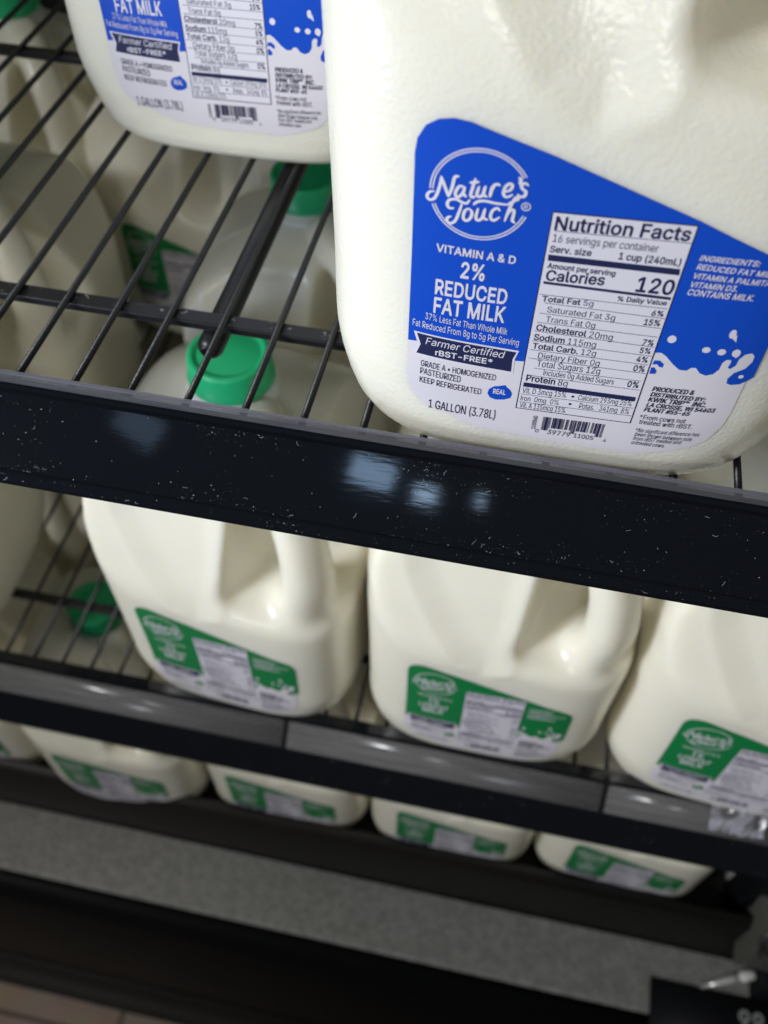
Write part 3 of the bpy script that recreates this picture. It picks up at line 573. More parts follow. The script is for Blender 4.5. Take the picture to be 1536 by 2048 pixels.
'u': (410, ['182,-5 146,-1 115,11 89,31 69,59 57,95 53,139 53,379 114,379 114,144 119,105 137,75 164,56 200,50 226,53 249,62 268,77 283,97 293,122 296,153 296,379 357,379 357,0 298,0 298,92 307,92 286,47 257,17 222,0']),
'v': (389, ['163,0 17,379 84,379 165,155 177,121 206,21 184,21 213,121 224,155 305,379 371,379 226,0']),
'w': (567, ['138,0 23,379 87,379 133,214 165,91 175,41 165,41 175,90 252,379 316,379 362,214 392,91 402,41 391,41 402,90 434,214 480,379 545,379 429,0 368,0 319,172 277,338 291,338 199,0']),
'y': (389, ['47,-139 61,-86 88,-90 104,-89 118,-84 130,-74 141,-58 151,-36 163,-1 17,379 84,379 165,155 177,121 206,21 184,21 212,121 224,155 305,379 371,379 204,-58 191,-85 177,-107 159,-124 139,-136 117,-143 91,-145']),
'z': (380, ['42,0 42,46 254,320 254,323 48,323 48,379 333,379 333,331 126,60 126,56 339,56 339,0']),
'•': (389, ['194,93 166,96 139,107 117,124 100,147 89,173 85,202 89,231 100,257 117,279 139,296 166,307 194,311 223,307 249,296 272,279 289,257 300,231 304,202 300,173 289,147 272,124 249,107 223,96']),
'™': (424, ['289,326 209,509 242,509 298,375 354,509 387,509 307,326', '202,326 202,509 235,509 235,326', '361,326 361,509 394,509 394,326', '82,326 82,492 115,492 115,326', '27,480 27,509 170,509 170,480']),
}

_shape = {}
def fill_outline(loops):
    cu = D.curves.new('letter', 'CURVE'); cu.dimensions = '2D'; cu.fill_mode = 'FRONT'
    for P in loops:
        sp = cu.splines.new('POLY'); sp.points.add(len(P) - 1); sp.use_cyclic_u = True
        for pt, (x, y) in zip(sp.points, P): pt.co = (x, y, 0, 1)
    o = D.objects.new('letter', cu); COL.objects.link(o)
    dg = bpy.context.evaluated_depsgraph_get()
    me = D.meshes.new_from_object(o.evaluated_get(dg))
    V = [(p.co.x, p.co.y) for p in me.vertices]; F = [tuple(p.vertices) for p in me.polygons]
    D.objects.remove(o); D.curves.remove(cu); D.meshes.remove(me)
    return V, F

def glyph_shape(ch, bold):
    """advance, points (x, y, layer), faces; strokes that overlap are filled one by one, bold adds a rim along each outline"""
    if (ch, bold) in _shape: return _shape[(ch, bold)]
    adv, loops = GLYPHS[ch]
    L = [[tuple(float(q) / 1000 for q in p.split(',')) for p in s.split()] for s in loops if s.count(',') > 2]
    A = [sum(P[i - 1][0] * P[i][1] - P[i][0] * P[i - 1][1] for i in range(len(P))) for P in L]
    def inside(p, P):
        c = False
        for i in range(len(P)):
            (x0, y0), (x1, y1) = P[i - 1], P[i]
            if (y0 > p[1]) != (y1 > p[1]) and p[0] < (x1 - x0) * (p[1] - y0) / (y1 - y0) + x0: c = not c
        return c
    hole = [any(k != i and abs(A[k]) > abs(A[i]) and all(inside(p, L[k]) for p in L[i]) for k in range(len(L))) for i in range(len(L))]
    V, F = [], []
    k = 0
    for i, P in enumerate(L):
        if hole[i]: continue
        grp = [P] + [L[h] for h in range(len(L)) if hole[h] and inside(L[h][0], P)]
        v, f = fill_outline(grp)
        b0 = len(V); V += [(x, y, k) for x, y in v]; F += [tuple(b0 + q for q in g) for g in f]
        k += 1
    if bold:
        w = .019
        for P in L:
            n = len(P); b0 = len(V)
            for i in range(n):
                p0, p1, p2 = np.array(P[i - 1]), np.array(P[i]), np.array(P[(i + 1) % n])
                d0 = (p1 - p0) / (np.hypot(*(p1 - p0)) or 1); d1 = (p2 - p1) / (np.hypot(*(p2 - p1)) or 1)
                m = np.array([-d0[1] - d1[1], d0[0] + d1[0]]); L2 = np.hypot(*m)
                m = m / L2 if L2 > 1e-6 else np.array([-d0[1], d0[0]])
                s = w / max(.55, m[0] * -d0[1] + m[1] * d0[0])
                for sg in (1, -1): V.append((p1[0] + sg * m[0] * s, p1[1] + sg * m[1] * s, k + .5))
            for i in range(n):
                j = (i + 1) % n
                F.append((b0 + 2 * i, b0 + 2 * i + 1, b0 + 2 * j + 1, b0 + 2 * j))
        V = [(x, (y + w) * .509 / (.509 + 2 * w), q) for x, y, q in V]
    _shape[(ch, bold)] = (adv / 1000, V, F)
    return _shape[(ch, bold)]

def raw_text(s, bold, shear):
    v, f, x = [], [], 0.0
    for ch in s:
        if ch == ' ': x += .188; continue
        adv, V, F = glyph_shape(ch, bold)
        b = len(v)
        v += [(p[0] + x + (.2 * p[1] if shear else 0), p[1], p[2]) for p in V]
        f += [tuple(b + i for i in q) for q in F]
        x += adv + (.010 if bold else -.006)
    return v, f
_cache = {}
def glyphs(s, st):
    if (s, st) in _cache: return _cache[(s, st)]
    sh = 'i' in st
    if 'B' in st:
        n = int(st.split('B')[1])
        v, f = raw_text(s[:n].rstrip(), True, sh)
        w = max(p[0] for p in v) + .17
        v2, f2 = raw_text(s[n:].lstrip(), False, sh)
        b = len(v)
        v = v + [(p[0] + w, p[1], p[2]) for p in v2]; f = f + [tuple(b + i for i in q) for q in f2]
    else:
        v, f = raw_text(s, 'b' in st, sh)
    _cache[(s, st)] = (v, f)
    return v, f

def label_meshes(kind):
    """the label and its printed panels: returns four mesh data blocks"""
    sc = 1.0
    mats = [M['paper'], M[kind], M['navy'], M['white']]
    PAPER, FIELD, NAVY, WHITE = 0, 1, 2, 3
    L = Flat()
    top = TOP[:-1] + [(50.0, 111.3), (54.5, 109.0), (57.6, 105.8), (59.3, 101.0)]
    right = RIGHT
    left = LEFTEDGE[1:]
    paper = top + right + [(30, 20.6), (0, 20.4), (-25, 21.6), (-33, 23.2)] + left[::-1]
    L.poly(paper, PAPER, .25)
    edge = [(57.55, 60.5), (59.25, 63.5)]
    field = top + [(59.35, 74)] + [(59.3, 64.2)] + SPLASH[::-1] + [(20, 69), (10, 60)] + BLUE_LEFT_BOTTOM[::-1] + left[:2][::-1]
    L.poly(field, FIELD, .30)
    # white droplets and the splash curl
    for k, (c, rx, rz) in enumerate(DROPS): L.ellipse(c, rx, rz, WHITE, .345 + .001 * k)
    for q in DROPTAILS: L.poly(q, WHITE, .352)
    for q in CURL: L.poly(q, FIELD, .353)
    # banner
    L.poly(BANNER, WHITE, .36); L.poly(BANNER_IN, NAVY, .40)
    L.poly(SEAL, FIELD, .36)
    cx = sum(p[0] for p in SEAL) / len(SEAL); cz = sum(p[1] for p in SEAL) / len(SEAL)
    # lettering
    for t in TEXTS:
        s = t[0]
        if kind != 'blue':
            if s == '2%': t = ('1%',) + t[1:]
            elif s == 'REDUCED': t = ('LOWFAT', t[1] + 1, t[2], t[3] - 1) + t[4:]
            elif s == 'FAT MILK': t = ('MILK', t[1] + 4, t[2], t[3] - 4) + t[4:]
            elif s.startswith('37%') or s.startswith('Fat Reduced'): continue
            elif s == 'REDUCED FAT MILK,': t = ('LOWFAT MILK,', t[1], t[2], t[3] - 7) + t[4:]
        L.text(t, WHITE if 'w' in t[6] else NAVY, .45)
    me_label = L.build('label', mats, None, sc)
    # round script logo
    G = Flat()
    c = ((RING[2][0] + RING[3][0]) / 2 + .2, (RING[0][1] + RING[1][1]) / 2)
    r = (RING[0][1] - RING[1][1]) / 2
    ang = lambda p: math.atan2(p[1] - c[1], p[0] - c[0])
    a_l1, a_l2, a_r1, a_r2 = ang(RING[4]), ang(RING[5]), ang(RING[6]), ang(RING[7])
    for r0, r1 in ((r - .42, r), (r - 1.25, r - .85)):
        G.ring(c, r0, r1, a_r1, a_l1 if a_l1 > 0 else a_l1 + 2 * math.pi, 3, .45)
        G.ring(c, r0, r1, (a_l2 if a_l2 > 0 else a_l2 + 2 * math.pi) , a_r2 + 2 * math.pi, 3, .45)
    for k, s in enumerate(STROKES): G.ribbon(s, .98, 3, .46 + .006 * k)
    G.ring(REG, REGR - .32, REGR, 0, 2 * math.pi, 3, .45, 24)
    G.text(('R', REG[0] - .55, REG[1] - .62, REG[0] + .6, REG[1] - .60, 1.3, 'wb'), 3, .46)
    me_logo = G.build('logo', mats, None, sc)
    # nutrition panel
    N = Flat()
    N.poly(PANEL, NAVY, .36)
    i = .42
    pin = [(PANEL[0][0] + i, PANEL[0][1] - i), (PANEL[1][0] - i, PANEL[1][1] - i), (PANEL[2][0] - i, PANEL[2][1] + i), (PANEL[3][0] + i, PANEL[3][1] + i)]
    N.poly(pin, WHITE, .40)
    for b in BARS: N.poly(b, NAVY, .44)
    for a, b in LINES: N.line(a, b, .22, NAVY, .44)
    for t in PANEL_TEXTS:
        if kind != 'blue' and t[0] == '120': t = ('100',) + t[1:]
        if t[3] > 22: t = (t[0], t[1] - .35, t[2], t[3] - .8) + t[4:]
        N.text(t, NAVY, .47)
    me_panel = N.build('nutrition_panel', mats, None, sc)
    # barcode
    B = Flat()
    rr = random.Random(11)
    x0, x1 = BARCODE[0][0], BARCODE[1][0]
    zt, zb = BARCODE[0][1], BARCODE[3][1]
    n = 95; u = (x1 - x0) / n; k = 0
    bits = '101' + ''.join(rr.choice(('0001101', '0011001', '0010011', '0111101', '0100011', '0110001')) for _ in range(6)) + '01010' + ''.join(rr.choice(('1110010', '1100110', '1101100', '1000010', '1011100', '1001110')) for _ in range(6)) + '101'
    while k < n:
        if bits[k] == '1':
            j = k
            while j < n and bits[j] == '1': j += 1
            guard = k < 10 or k > 84 or 44 < k < 51
            sl = (BARCODE[1][1] - zt) * (k / n)
            B.poly([(x0 + k * u, zt + sl), (x0 + j * u, zt + sl), (x0 + j * u, (zb if guard else zb + 1.7) + sl), (x0 + k * u, (zb if guard else zb + 1.7) + sl)], NAVY, .45)
            k = j
        else: k += 1
    v, f = glyphs('110056D', 'nb')
    a = np.array(v); a[:, 0] -= a[:, 0].min()
    wd = a[:, 0].max(); (vx, vz0), (vx2, vz1) = VTEXT
    B.add([(vx + .3 - p[1] / CAPH * 1.5, vz0 + p[0] / wd * (vz1 - vz0)) for p in a], f, NAVY, .45)
    me_bar = B.build('barcode', mats, None, sc)
    return me_label, me_logo, me_panel, me_bar

LAB = {'blue': label_meshes('blue'), 'green': label_meshes('green')}
LAB['red'] = []
for me in LAB['green']:
    m2 = me.copy(); m2.materials[1] = M['red']; LAB['red'].append(m2)
def moulded_body():
    """shell and handle blown as one piece: joined, remeshed and softened; the label zone is put back on the exact shell"""
    bm = bmesh.new()
    bm.from_mesh(jug_body_me()); bm.from_mesh(handle_me())
    me = D.meshes.new('jug_body'); bm.to_mesh(me); bm.free()
    me.materials.append(M['milk'])
    o = D.objects.new('jug_body', me); COL.objects.link(o)
    r = o.modifiers.new('remesh', 'REMESH'); r.mode = 'VOXEL'; r.voxel_size = .0017; r.use_smooth_shade = True
    s = o.modifiers.new('smooth', 'SMOOTH'); s.factor = .5; s.iterations = 9
    dg = bpy.context.evaluated_depsgraph_get()
    out = D.meshes.new_from_object(o.evaluated_get(dg))
    D.objects.remove(o); D.meshes.remove(me)
    n = len(out.vertices)
    co = np.empty(n * 3); out.vertices.foreach_get('co', co); co = co.reshape(-1, 3)
    th = np.arctan2(co[:, 1], co[:, 0]); rr_ = np.hypot(co[:, 0], co[:, 1])
    ex = jug_r(th, np.clip(co[:, 2], 0, .287))
    fade = np.clip((.158 - co[:, 2]) / .012, 0, 1) * np.clip((co[:, 2] - .0) / .003, 0, 1) * (rr_ > .055)
    # keep clear of the handle foot
    cs = (np.cos(th) - np.sin(th)) * .70710678
    fade *= 1 - np.clip((cs - .80) / .12, 0, 1) * np.clip((co[:, 2] - .105) / .02, 0, 1)
    nr = rr_ + (ex - rr_) * fade
    # melt the handle foot into the body corner
    ed = np.empty(len(out.edges) * 2, dtype=np.int64); out.edges.foreach_get('vertices', ed); ed = ed.reshape(-1, 2)
    deg = np.bincount(ed.ravel(), minlength=n).astype(float)
    s_ = (co[:, 0] - co[:, 1]) * .70710678
    m = np.clip(1.6 - np.hypot((s_ - .091) / .027, (co[:, 2] - .150) / .027), 0, 1) * (s_ > .060)
    m = (m * (1 - fade))[:, None] * .6
    co[:, 0] *= (nr / np.maximum(rr_, 1e-6)); co[:, 1] *= (nr / np.maximum(rr_, 1e-6))
    for _ in range(70):
        acc = np.zeros_like(co)
        for c in range(3):
            acc[:, c] = np.bincount(ed[:, 0], co[ed[:, 1], c], n) + np.bincount(ed[:, 1], co[ed[:, 0], c], n)
        co += (acc / deg[:, None] - co) * m
    th = np.arctan2(co[:, 1], co[:, 0]); rr_ = np.hypot(co[:, 0], co[:, 1]); nr = rr_
    # the shield-shaped panel pressed into the upper front
    shield = np.array([(-.062, .300), (-.068, .250), (-.060, .215), (-.040, .180), (-.022, .155), (-.008, .146), (.004, .153), (.010, .172), (.012, .220), (.010, .300)])
    px, pz = co[:, 0], co[:, 2]
    dist = np.full(n, 9.); ins = np.zeros(n, bool)
    for i in range(len(shield)):
        (ax, az), (bx, bz) = shield[i - 1], shield[i]
        tt = np.clip(((px - ax) * (bx - ax) + (pz - az) * (bz - az)) / ((bx - ax) ** 2 + (bz - az) ** 2), 0, 1)
        dist = np.minimum(dist, np.hypot(px - ax - tt * (bx - ax), pz - az - tt * (bz - az)))
        if az != bz:
            cr = ((az > pz) != (bz > pz)) & (px < (bx - ax) * (pz - az) / (bz - az) + ax)
            ins ^= cr
    sd = np.where(ins, dist, -dist)
    press = sstep((sd + .008) / .024) * (co[:, 1] < -.02) * np.clip((.272 - pz) / .02, 0, 1)
    co[:, 1] += .0042 * press
    co[:, 1] -= .0004 * np.exp(-((sd + .005) / .004) ** 2) * (co[:, 1] < -.02) * np.clip((.262 - pz) / .02, 0, 1) * np.clip((pz - .142) / .006, 0, 1)
    th = np.arctan2(co[:, 1], co[:, 0]); rr_ = np.hypot(co[:, 0], co[:, 1]); nr = rr_
    # faint, uneven wall of a blow-moulded bottle
    nr = nr * (1 + .0012 * np.sin(co[:, 2] * 190 + 2 * np.sin(th * 2)) * np.clip((co[:, 2] - .165) / .03, 0, 1))
    k = nr / np.maximum(rr_, 1e-6)
    co[:, 0] *= k; co[:, 1] *= k
    out.vertices.foreach_set('co', co.reshape(-1))
    out.polygons.foreach_set('use_smooth', [True] * len(out.polygons))
    out.name = 'jug_body'; out.update()
    return out
BODY, NECK = moulded_body(), neck_me()

CAP = {'green': cap_me(M['green_cap']), 'red': cap_me(M['red_cap'])}

def make_jug(kind, cap):
    t = thing('milk_jug', '', 'milk jug')
    obj('jug_body', BODY, t)
    obj('neck_ring', NECK, t)
    obj('cap', CAP[cap], t)
    ms = LAB[kind]
    lb = obj('label', ms[0], t)
    obj('logo', ms[1], lb); obj('nutrition_panel', ms[2], lb); obj('barcode', ms[3], lb)
    return t

def copy_tree(o, parent=None):
    c = o.copy(); COL.objects.link(c)
    if parent is not None: c.parent = parent
    for ch in list(o.children): copy_tree(ch, c)
    return c

PROTO = {}
def place_jug(kind, cap, x, y, z, rot, label, group, lift=0.0):
    key = (kind, cap)
    if key not in PROTO:
        t = PROTO[key] = make_jug(kind, cap)
    else:
        t = copy_tree(PROTO[key])
    t.location = (x, y, z); t.rotation_euler = (0, 0, R(rot))
    t['label'] = label; t['group'] = group
    for ch in t.children:
        if lift and ch.name.startswith('label'): ch.location.z = lift
    return t

# ------------------------------------------------------------------ setting
DECK2 = -0.405
DECK3 = -0.770
ZF = -1.36

fl = obj('floor', box_me('floor', (-4, -4, ZF - .05), (4, .3, ZF), M['tile']))
fl['kind'] = 'structure'

case = thing('display_cooler', 'black open-fronted dairy cooler with grey speckled sill and black bumper', 'cooler', (0, 0, ZF))
def cpart(name, me, parent=None):
    o = obj(name, me, parent or case)
    if parent is None: o.location = (0, 0, -ZF)
    return o
X0, X1 = -1.6, .50
cpart('back_panel', box_me('back_panel', (X0, 1.20, DECK3 - .06), (X1, 1.24, .9), M['back']))
cpart('bottom_tray', box_me('bottom_tray', (X0, .099, DECK3 - .05), (.376, 1.198, DECK3 - .001), M['brown_black'], .003))
cpart('tray_lip', extrude_me('tray_lip', [(.097, DECK3 + .001), (.086, DECK3 + .054), (.080, DECK3 + .056), (.0735, DECK3 + .046), (.0695, DECK3 - .055), (.0695, DECK3 - .08), (.097, DECK3 - .08)], X0, .415, M['brown_black'], True))
cpart('side_panel', box_me('side_panel', (.378, .137, DECK3 - .07), (.41, 1.195, .9), M['wall'], .002))
cpart('front_post', box_me('front_post', (.3775, .0985, DECK3 - .0795), (.48, .1365, .9), M['dark'], .004))
sy0, sy1, sz = .0675, -.0045, -.830
cpart('sill', extrude_me('sill', [(sy0, sz), (sy0, sz - .02), (sy1, sz - .02), (sy1 - .001, sz - .003), (sy1 + .003, sz)], X0, .417, M['sill']))
bp = [(sy1 + .004, sz - .0215), (sy1 - .0015, sz - .0015), (sy1 - .012, sz - .004), (sy1 - .020, sz - .012), (-.032, -.875), (-.040, -.94), (-.044, -1.05), (-.042, -1.16), (-.036, -1.24), (-.02, -1.27), (.05, -1.27), (.05, sz - .0215)]
cpart('bumper', extrude_me('bumper', bp, X0, X1, M['dark'], True))
cpart('kick_plate', box_me('kick_plate', (X0, -.030, ZF + .001), (X1, .02, -1.272), M['dark']))
cpart('cove_base', extrude_me('cove_base', [(-.0305, ZF + .045), (-.033, ZF + .030), (-.039, ZF + .014), (-.050, ZF + .005), (-.066, ZF + .002), (-.066, ZF + .0005), (-.0305, ZF + .0005)], X0, X1, M['kick'], True))
# corner cover at the right end with the hinge bracket
cz = sz + .007
cov = cpart('corner_cover', extrude_me('corner_cover', [(.0315, cz - .004), (.028, cz), (-.030, cz - .006), (-.040, cz - .02), (-.046, sz - .06), (-.01, sz - .06), (.0315, sz + .001)], .309, X1, M['dark'], True))
cpart('corner_post', box_me('corner_post', (.4185, .030, sz - .06), (.50, .098, sz + .05), M['dark'], .006))
v, f = raw_text('99', True, False)
a = np.array(v); a -= a.min(axis=0)
w = a[:, 0].max(); hgt = a[:, 1].max()
def on_cover(px, py, pk=0):
    x = .4030 + px / w * .026; y = -.0005 + py / hgt * .0185
    return (x, y, cz - .006 * (.028 - y) / .058 + .0005)
obj('number_mark', mesh_of('number_mark', [on_cover(*p) for p in a], f, [M['print']]), cov)
hb = cpart('hinge_bracket', extrude_me('hinge_bracket', [(.0982, -.690), (.0975, -.700), (.094, -.722), (.0975, -.733), (.090, -.750), (.066, -.779), (.050, -.779), (.050, -.735), (.0625, -.690)], .385, .48, M['bracket']))
ring_pts = [(.408 + .023 * math.cos(w), .0530 + .0115 * math.sin(w), -.700 + .023 * math.sin(w)) for w in np.linspace(0, 2 * math.pi, 33)]
obj('chrome_ring', tube_me('chrome_ring', ring_pts, .0026, M['chrome'], 10), hb)
pin = thing('hinge_pin', 'small bare steel lever with a white tip lying over the sill by the corner', 'lever', (.389, .042, sz + .012))
obj('lever_arm', tube_me('lever_arm', [(-.026, -.011, -.006), (-.012, -.005, .001), (.004, .0015, .007), (.011, .004, .009)], [.0014, .0030, .0040, .0042], M['steel'], 12, (1, .6)), pin)
obj('lever_tip', tube_me('lever_tip', [(.0112, .0041, .0090), (.0132, .0048, .0094), (.0252, .0092, .0105), (.0280, .0102, .0103)], [.0042, .0054, .0052, .0024], M['neck'], 14, (1, .7)), pin)

# ------------------------------------------------------------------ shelves
def dust(name, n, corners, seed, parent):
    """tiny pale flecks and hairs lying on a sloping strip between two edges"""
    rr = random.Random(seed)
    (ya, za), (yb, zb), xa, xb = corners
    sl = Vector((0, yb - ya, zb - za)); nrm = Vector((1, 0, 0)).cross(sl).normalized()
    if nrm.y > 0: nrm = -nrm
    vs, fs = [], []
    def P(x, s, h=.00012):
        return Vector((x, ya, za)) + sl * s + nrm * h
    L = sl.length
    cl = [(rr.uniform(xa, xb), rr.choice((rr.random() * .25, .8 + .2 * rr.random(), rr.random())), rr.uniform(.003, .018)) for _ in range(46)]
    for k in range(n):
        x = rr.uniform(xa, xb); c = rr.choice(cl) if rr.random() < .62 else None
        if c: x = min(xb, max(xa, rr.gauss(c[0], c[2])))
        s = rr.choice((rr.betavariate(1.0, 2.2), rr.betavariate(6, 1.2) , rr.random()))
        if c: s = rr.gauss(c[1], .10)
        s = min(.985, max(.015, s))
        if math.sin(x * 61 + seed) + math.sin(x * 23) < -.75 and rr.random() < .75: continue
        if rr.random() < .05:
            a = rr.uniform(0, 6.28); p = [x, s]; b = len(vs); m = rr.randint(3, 7)
            wd = rr.uniform(.000025, .00005)
            for i in range(m):
                vs.append(P(p[0] - math.sin(a) * wd, min(.99, max(.01, p[1] + math.cos(a) * wd / L)))); vs.append(P(p[0] + math.sin(a) * wd, min(.99, max(.01, p[1] - math.cos(a) * wd / L))))
                p[0] += math.cos(a) * .0004; p[1] = min(.98, max(.02, p[1] + math.sin(a) * .0004 / L)); a += rr.uniform(-.9, .9)
            for i in range(m - 1): fs.append((b + 2 * i, b + 2 * i + 1, b + 2 * i + 3, b + 2 * i + 2))
        else:
            r = .00005 + .00016 * rr.random() ** 6; b = len(vs); m = rr.randint(4, 6); a0 = rr.random() * 6
            st = rr.uniform(.5, 1.6)
            for i in range(m):
                w = a0 + 6.283 * i / m; q = r * rr.uniform(.6, 1.2)
                vs.append(P(x + q * math.cos(w) * st, min(.995, max(.005, s + q * math.sin(w) / L))))
            fs.append(tuple(range(b, b + m)))
    o = obj('dust', mesh_of(name, vs, fs, [M['dust']]), parent)
    o['kind'] = 'stuff'
    return o

WIRE_ME = tube_me('wire', [(0, .0035, -.0016), (0, .86, -.0016)], .0016, M['wire'], 10)
def wire_shelf(y, z, label, wx0, xl, xr):
    s = thing('wire_shelf', label, 'shelf', (0, y, z), 0, 'black wire shelves of the cooler')
    k = 0
    x = wx0
    while x < xr - .006:
        if x > xl + .004:
            o = obj('wire', WIRE_ME, s); o.location = (x, 0, 0)
        x += .025
    for y in (.0735, .2895, .505, .72):
        obj('crossbar', box_me('crossbar', (xl, y - .0042, -.0075), (xr, y + .0042, -.0031), M['wire'], .0008), s)
    return s

XL, XR = -.92, .372
# top shelf: rail with a sloping black face and a thin clear lip
s1 = wire_shelf(0, 0, 'upper black wire shelf carrying the two blue-label jugs', -.8375, XL, XR)
face1 = ((-.0033, .0122), (-.0268, -.0066))
prof1 = [(.0035, .0135), (.0010, .0142), (-.0006, .0136), (-.0016, .0116), (-.0026, .0114), (-.0030, .0123), face1[0], face1[1],
         (-.0272, -.0062), (-.0280, -.0064), (-.0284, -.0074), (-.0303, -.0094), (-.0306, -.0112), (-.0297, -.0124), (-.0270, -.0120), (-.001, .0085), (.0012, -.0090), (.0035, -.0090)]
r1 = obj('front_rail', extrude_me('front_rail', prof1, XL, XR, M['rail']), s1)
obj('clear_lip', extrude_me('clear_lip', [(.0012, .0143), (.0012, .0192), (.0002, .0192), (.0002, .0143)], XL, XR, M['clear']), r1)
obj('lip_edge', extrude_me('lip_edge', [(.0014, .01925), (.0014, .0201), (.0000, .0201), (.0000, .01925)], XL, XR, M['clear_edge']), r1)
dust('dust_upper', 1100, (face1[0], face1[1], -.19, .20), 5, r1)
dust('dust_lower', 260, ((-.0284, -.0074), (-.0303, -.0094), -.19, .20), 9, r1)
obj('support_bar', tube_me('support_bar', [(-.0945, .0625, -.0145), (-.0945, .0645, -.0145), (-.0945, .067, -.0145), (-.0945, .62, -.0145)], [.003, .0052, .0062, .0062], M['wire'], 20), s1)
# scuffs where the wires are welded onto the crossbar
rr = random.Random(4)
vs, fs = [], []
for k in range(150):
    kx = rr.randint(-9, 9) * .025 - .0125
    x = kx + rr.gauss(0, .004); y = .0735 + rr.uniform(-.0038, .0038)
    if x < -.23 or x > .03: continue
    b = len(vs); r = .0002 + .0008 * rr.random() ** 3; m = 6
    for i in range(m):
        w = 6.283 * i / m; q = r * rr.uniform(.5, 1.2)
        vs.append((x + q * math.cos(w) * 1.5, y + q * math.sin(w), -.00302))
    fs.append(tuple(range(b, b + m)))
sco = obj('scuff_marks', mesh_of('scuff_marks', vs, fs, [M['scuff']]), s1); sco['kind'] = 'stuff'

# middle shelf: same wire deck, its rail carries a wide clear tag strip
s2 = wire_shelf(.058, DECK2, 'lower black wire shelf with a wide clear tag strip along its rail', -.8305, XL, XR)
face2 = ((-.0172, -.0062), (-.0322, -.0290))
prof2 = [(.0100, .0130), (.0075, .0147), (.0005, .0152), (-.0025, .0138), (-.0028, .0110), (-.0150, -.0035), face2[0], face2[1], (-.0325, -.0312), (-.0300, -.0326), (-.004, -.0100), (.0100, -.0100)]
r2 = obj('front_rail', extrude_me('front_rail', prof2, XL, .300, M['rail']), s2)
for xa, xb in ((XL, -.3465), (-.3425, -.0835), (-.0795, .1650), (.1690, .296)):
    st = obj('tag_strip', extrude_me('tag_strip', [(-.0022, .0146), (-.0030, .0152), (-.0090, .0088), (-.0165, -.0008), (-.0178, -.0030), (-.0170, -.0036), (-.0080, .0068), (-.0026, .0124)], xa, xb, M['clear_strip'], True), r2)
for x in (-.3445, -.0815, .1670):
    obj('strip_joint', extrude_me('strip_joint', [(.004, .0154), (-.0028, .0160), (-.0185, -.0030), (-.0185, -.0058), (-.0150, -.0040), (.004, .0120)], x - .0019, x + .0019, M['dark']), r2)
dust('dust_rail', 300, (face2[0], face2[1], -.36, .30), 15, r2)
# torn end of the clear sleeve
rr = random.Random(21)
vs, fs = [], []
nx_, ny_ = 11, 5
for i in range(nx_):
    for j in range(ny_):
        vs.append((.245 + .040 * i / (nx_ - 1), -.0165 + .017 * j / (ny_ - 1) + rr.uniform(-.001, .001), .0025 + .0135 * j / (ny_ - 1) + rr.uniform(-.001, .004) + .002 * math.sin(i * 1.3)))
for i in range(nx_ - 1):
    for j in range(ny_ - 1):
        a = i * ny_ + j
        fs += [(a, a + 1, a + ny_ + 1), (a, a + ny_ + 1, a + ny_)]
obj('torn_film', mesh_of('torn_film', vs, fs, [M['film']]), r2)

# ------------------------------------------------------------------ jugs
G1 = 'blue-label jugs on the upper shelf'
G2 = 'green-label jugs on the lower wire shelf'
G3 = 'green-label jugs on the bottom tray'
place_jug('blue', 'green', .0615, .100, 0, 0, 'big blue-label milk jug nearest the camera, standing behind the upper rail', G1)
place_jug('blue', 'green', -.121, .280, 0, 0, 'blue-label milk jug further back on the upper wires, its top out of the picture', G1)
# lower shelf, front row
place_jug('green', 'green', -.1225, .1500, DECK2, -4, 'green-label jug on the lower wire shelf, left one of the front row', G2)
place_jug('green', 'green', .0660, .1500, DECK2, 0, 'green-label jug in the front row of the lower shelf, between its two neighbours', G2)
place_jug('green', 'green', .2530, .1460, DECK2, -3, 'green-label jug cut off by the right picture edge, above the torn film', G2)
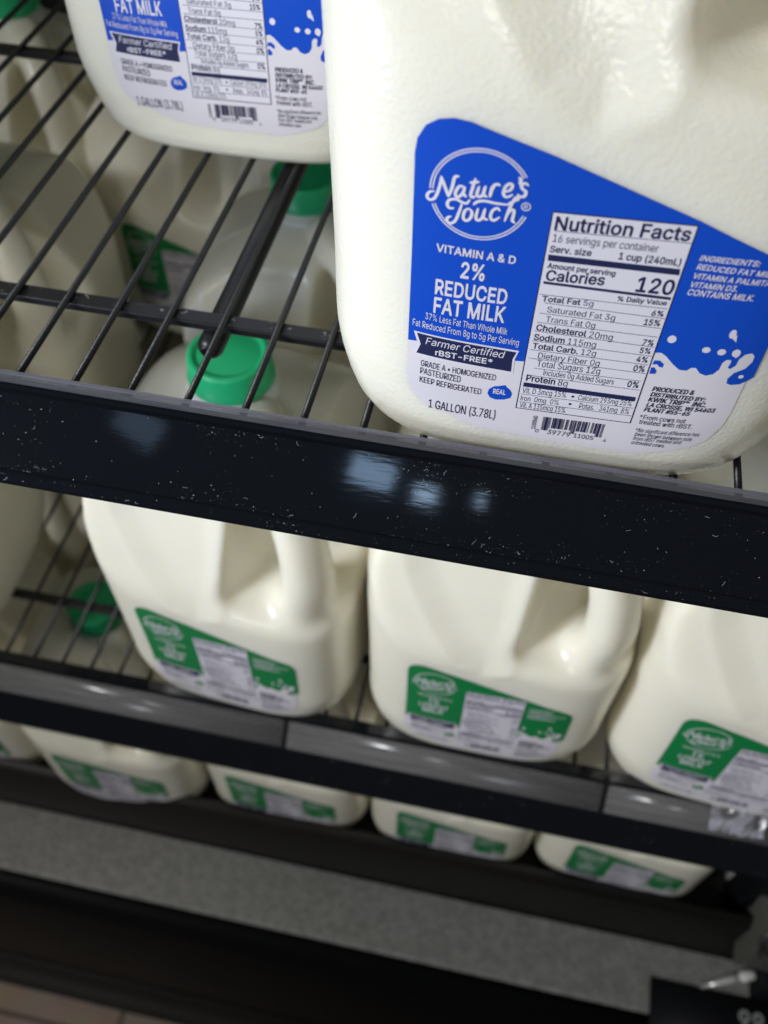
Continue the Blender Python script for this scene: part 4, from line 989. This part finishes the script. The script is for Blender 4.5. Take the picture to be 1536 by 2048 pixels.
# lower shelf, further back
place_jug('green', 'green', -.1260, .3430, DECK2, 3, 'second-row jug with its green cap seen just under the back blue-label jug', G2)
place_jug('green', 'green', 0.0500, .5400, DECK2, 0, 'second-row jug hidden behind the big front jug, seen between wires', G2)
place_jug('green', 'green', .2520, .3430, DECK2, 2, 'second-row jug behind the jug at the right picture edge', G2)
place_jug('green', 'green', -.2950, .5620, DECK2, -4, 'shadowed jug seen through the upper wires, left part of its green label showing', G2)
place_jug('green', 'green', -.4150, .3450, DECK2, 6, 'pale jug body at the left edge, seen through the upper wires', G2)
place_jug('green', 'green', -.4700, .5750, DECK2, -3, 'jug at the far upper left with its green cap at the picture edge', G2)
place_jug('red', 'red', -.4850, .9400, DECK2, 0, 'jug with a dark red label far back in the upper left corner', G2)
place_jug('green', 'green', -.4350, .1500, DECK2, 3, 'pale sliver of a jug at the left picture edge, just below the upper rail', G2)
place_jug('green', 'green', -.1420, .5400, DECK2, 0, 'third-row jug in shadow behind the back blue-label jug', G2)
place_jug('green', 'green', -.2950, .7550, DECK2, 0, 'shadowed jug far back, behind the one showing its green label through the wires', G2)
# bottom tray
for (x, y, rot, lab) in (
    (-.492, .175, 0, 'bottom-tray jug at the left edge, only its lower corner in view'),
    (-.305, .164, 2, 'bottom-tray jug with its round green cap showing through the lower wires at left'),
    (-.118, .178, 0, 'bottom-tray jug second in the row of four whole bases, left of the middle'),
    (.064, .178, 0, 'bottom-tray jug third in the row of four whole bases, right of the middle'),
    (.247, .180, -2, 'bottom-tray jug at the right end, next to the grey side panel'),
    (-.490, .368, 0, 'second-row bottom-tray jug at far left below the lower wires'),
    (-.300, .368, 0, 'second-row bottom-tray jug behind the one with the round green cap'),
    (-.115, .370, 0, 'second-row bottom-tray jug under the left front jug of the lower wire shelf'),
    (.068, .370, 0, 'second-row bottom-tray jug under the middle front jug of the lower wire shelf'),
    (.252, .370, 0, 'second-row bottom-tray jug under the right front jug of the lower wire shelf'),
    (-.470, .560, 0, 'third-row bottom-tray jug whose half cap shows low through both wire decks')):
    place_jug('green', 'green', x, y, DECK3, rot, lab, G3)

for y, w in ((.10, 'front'), (.295, 'middle'), (.49, 'back')):  # out-of-view jugs added to keep the left light off the rear rows
    place_jug('blue', 'green', -.425, y, 0, 0, w + ' of three unseen blue-label jugs added far left on the upper shelf for shade', G1)
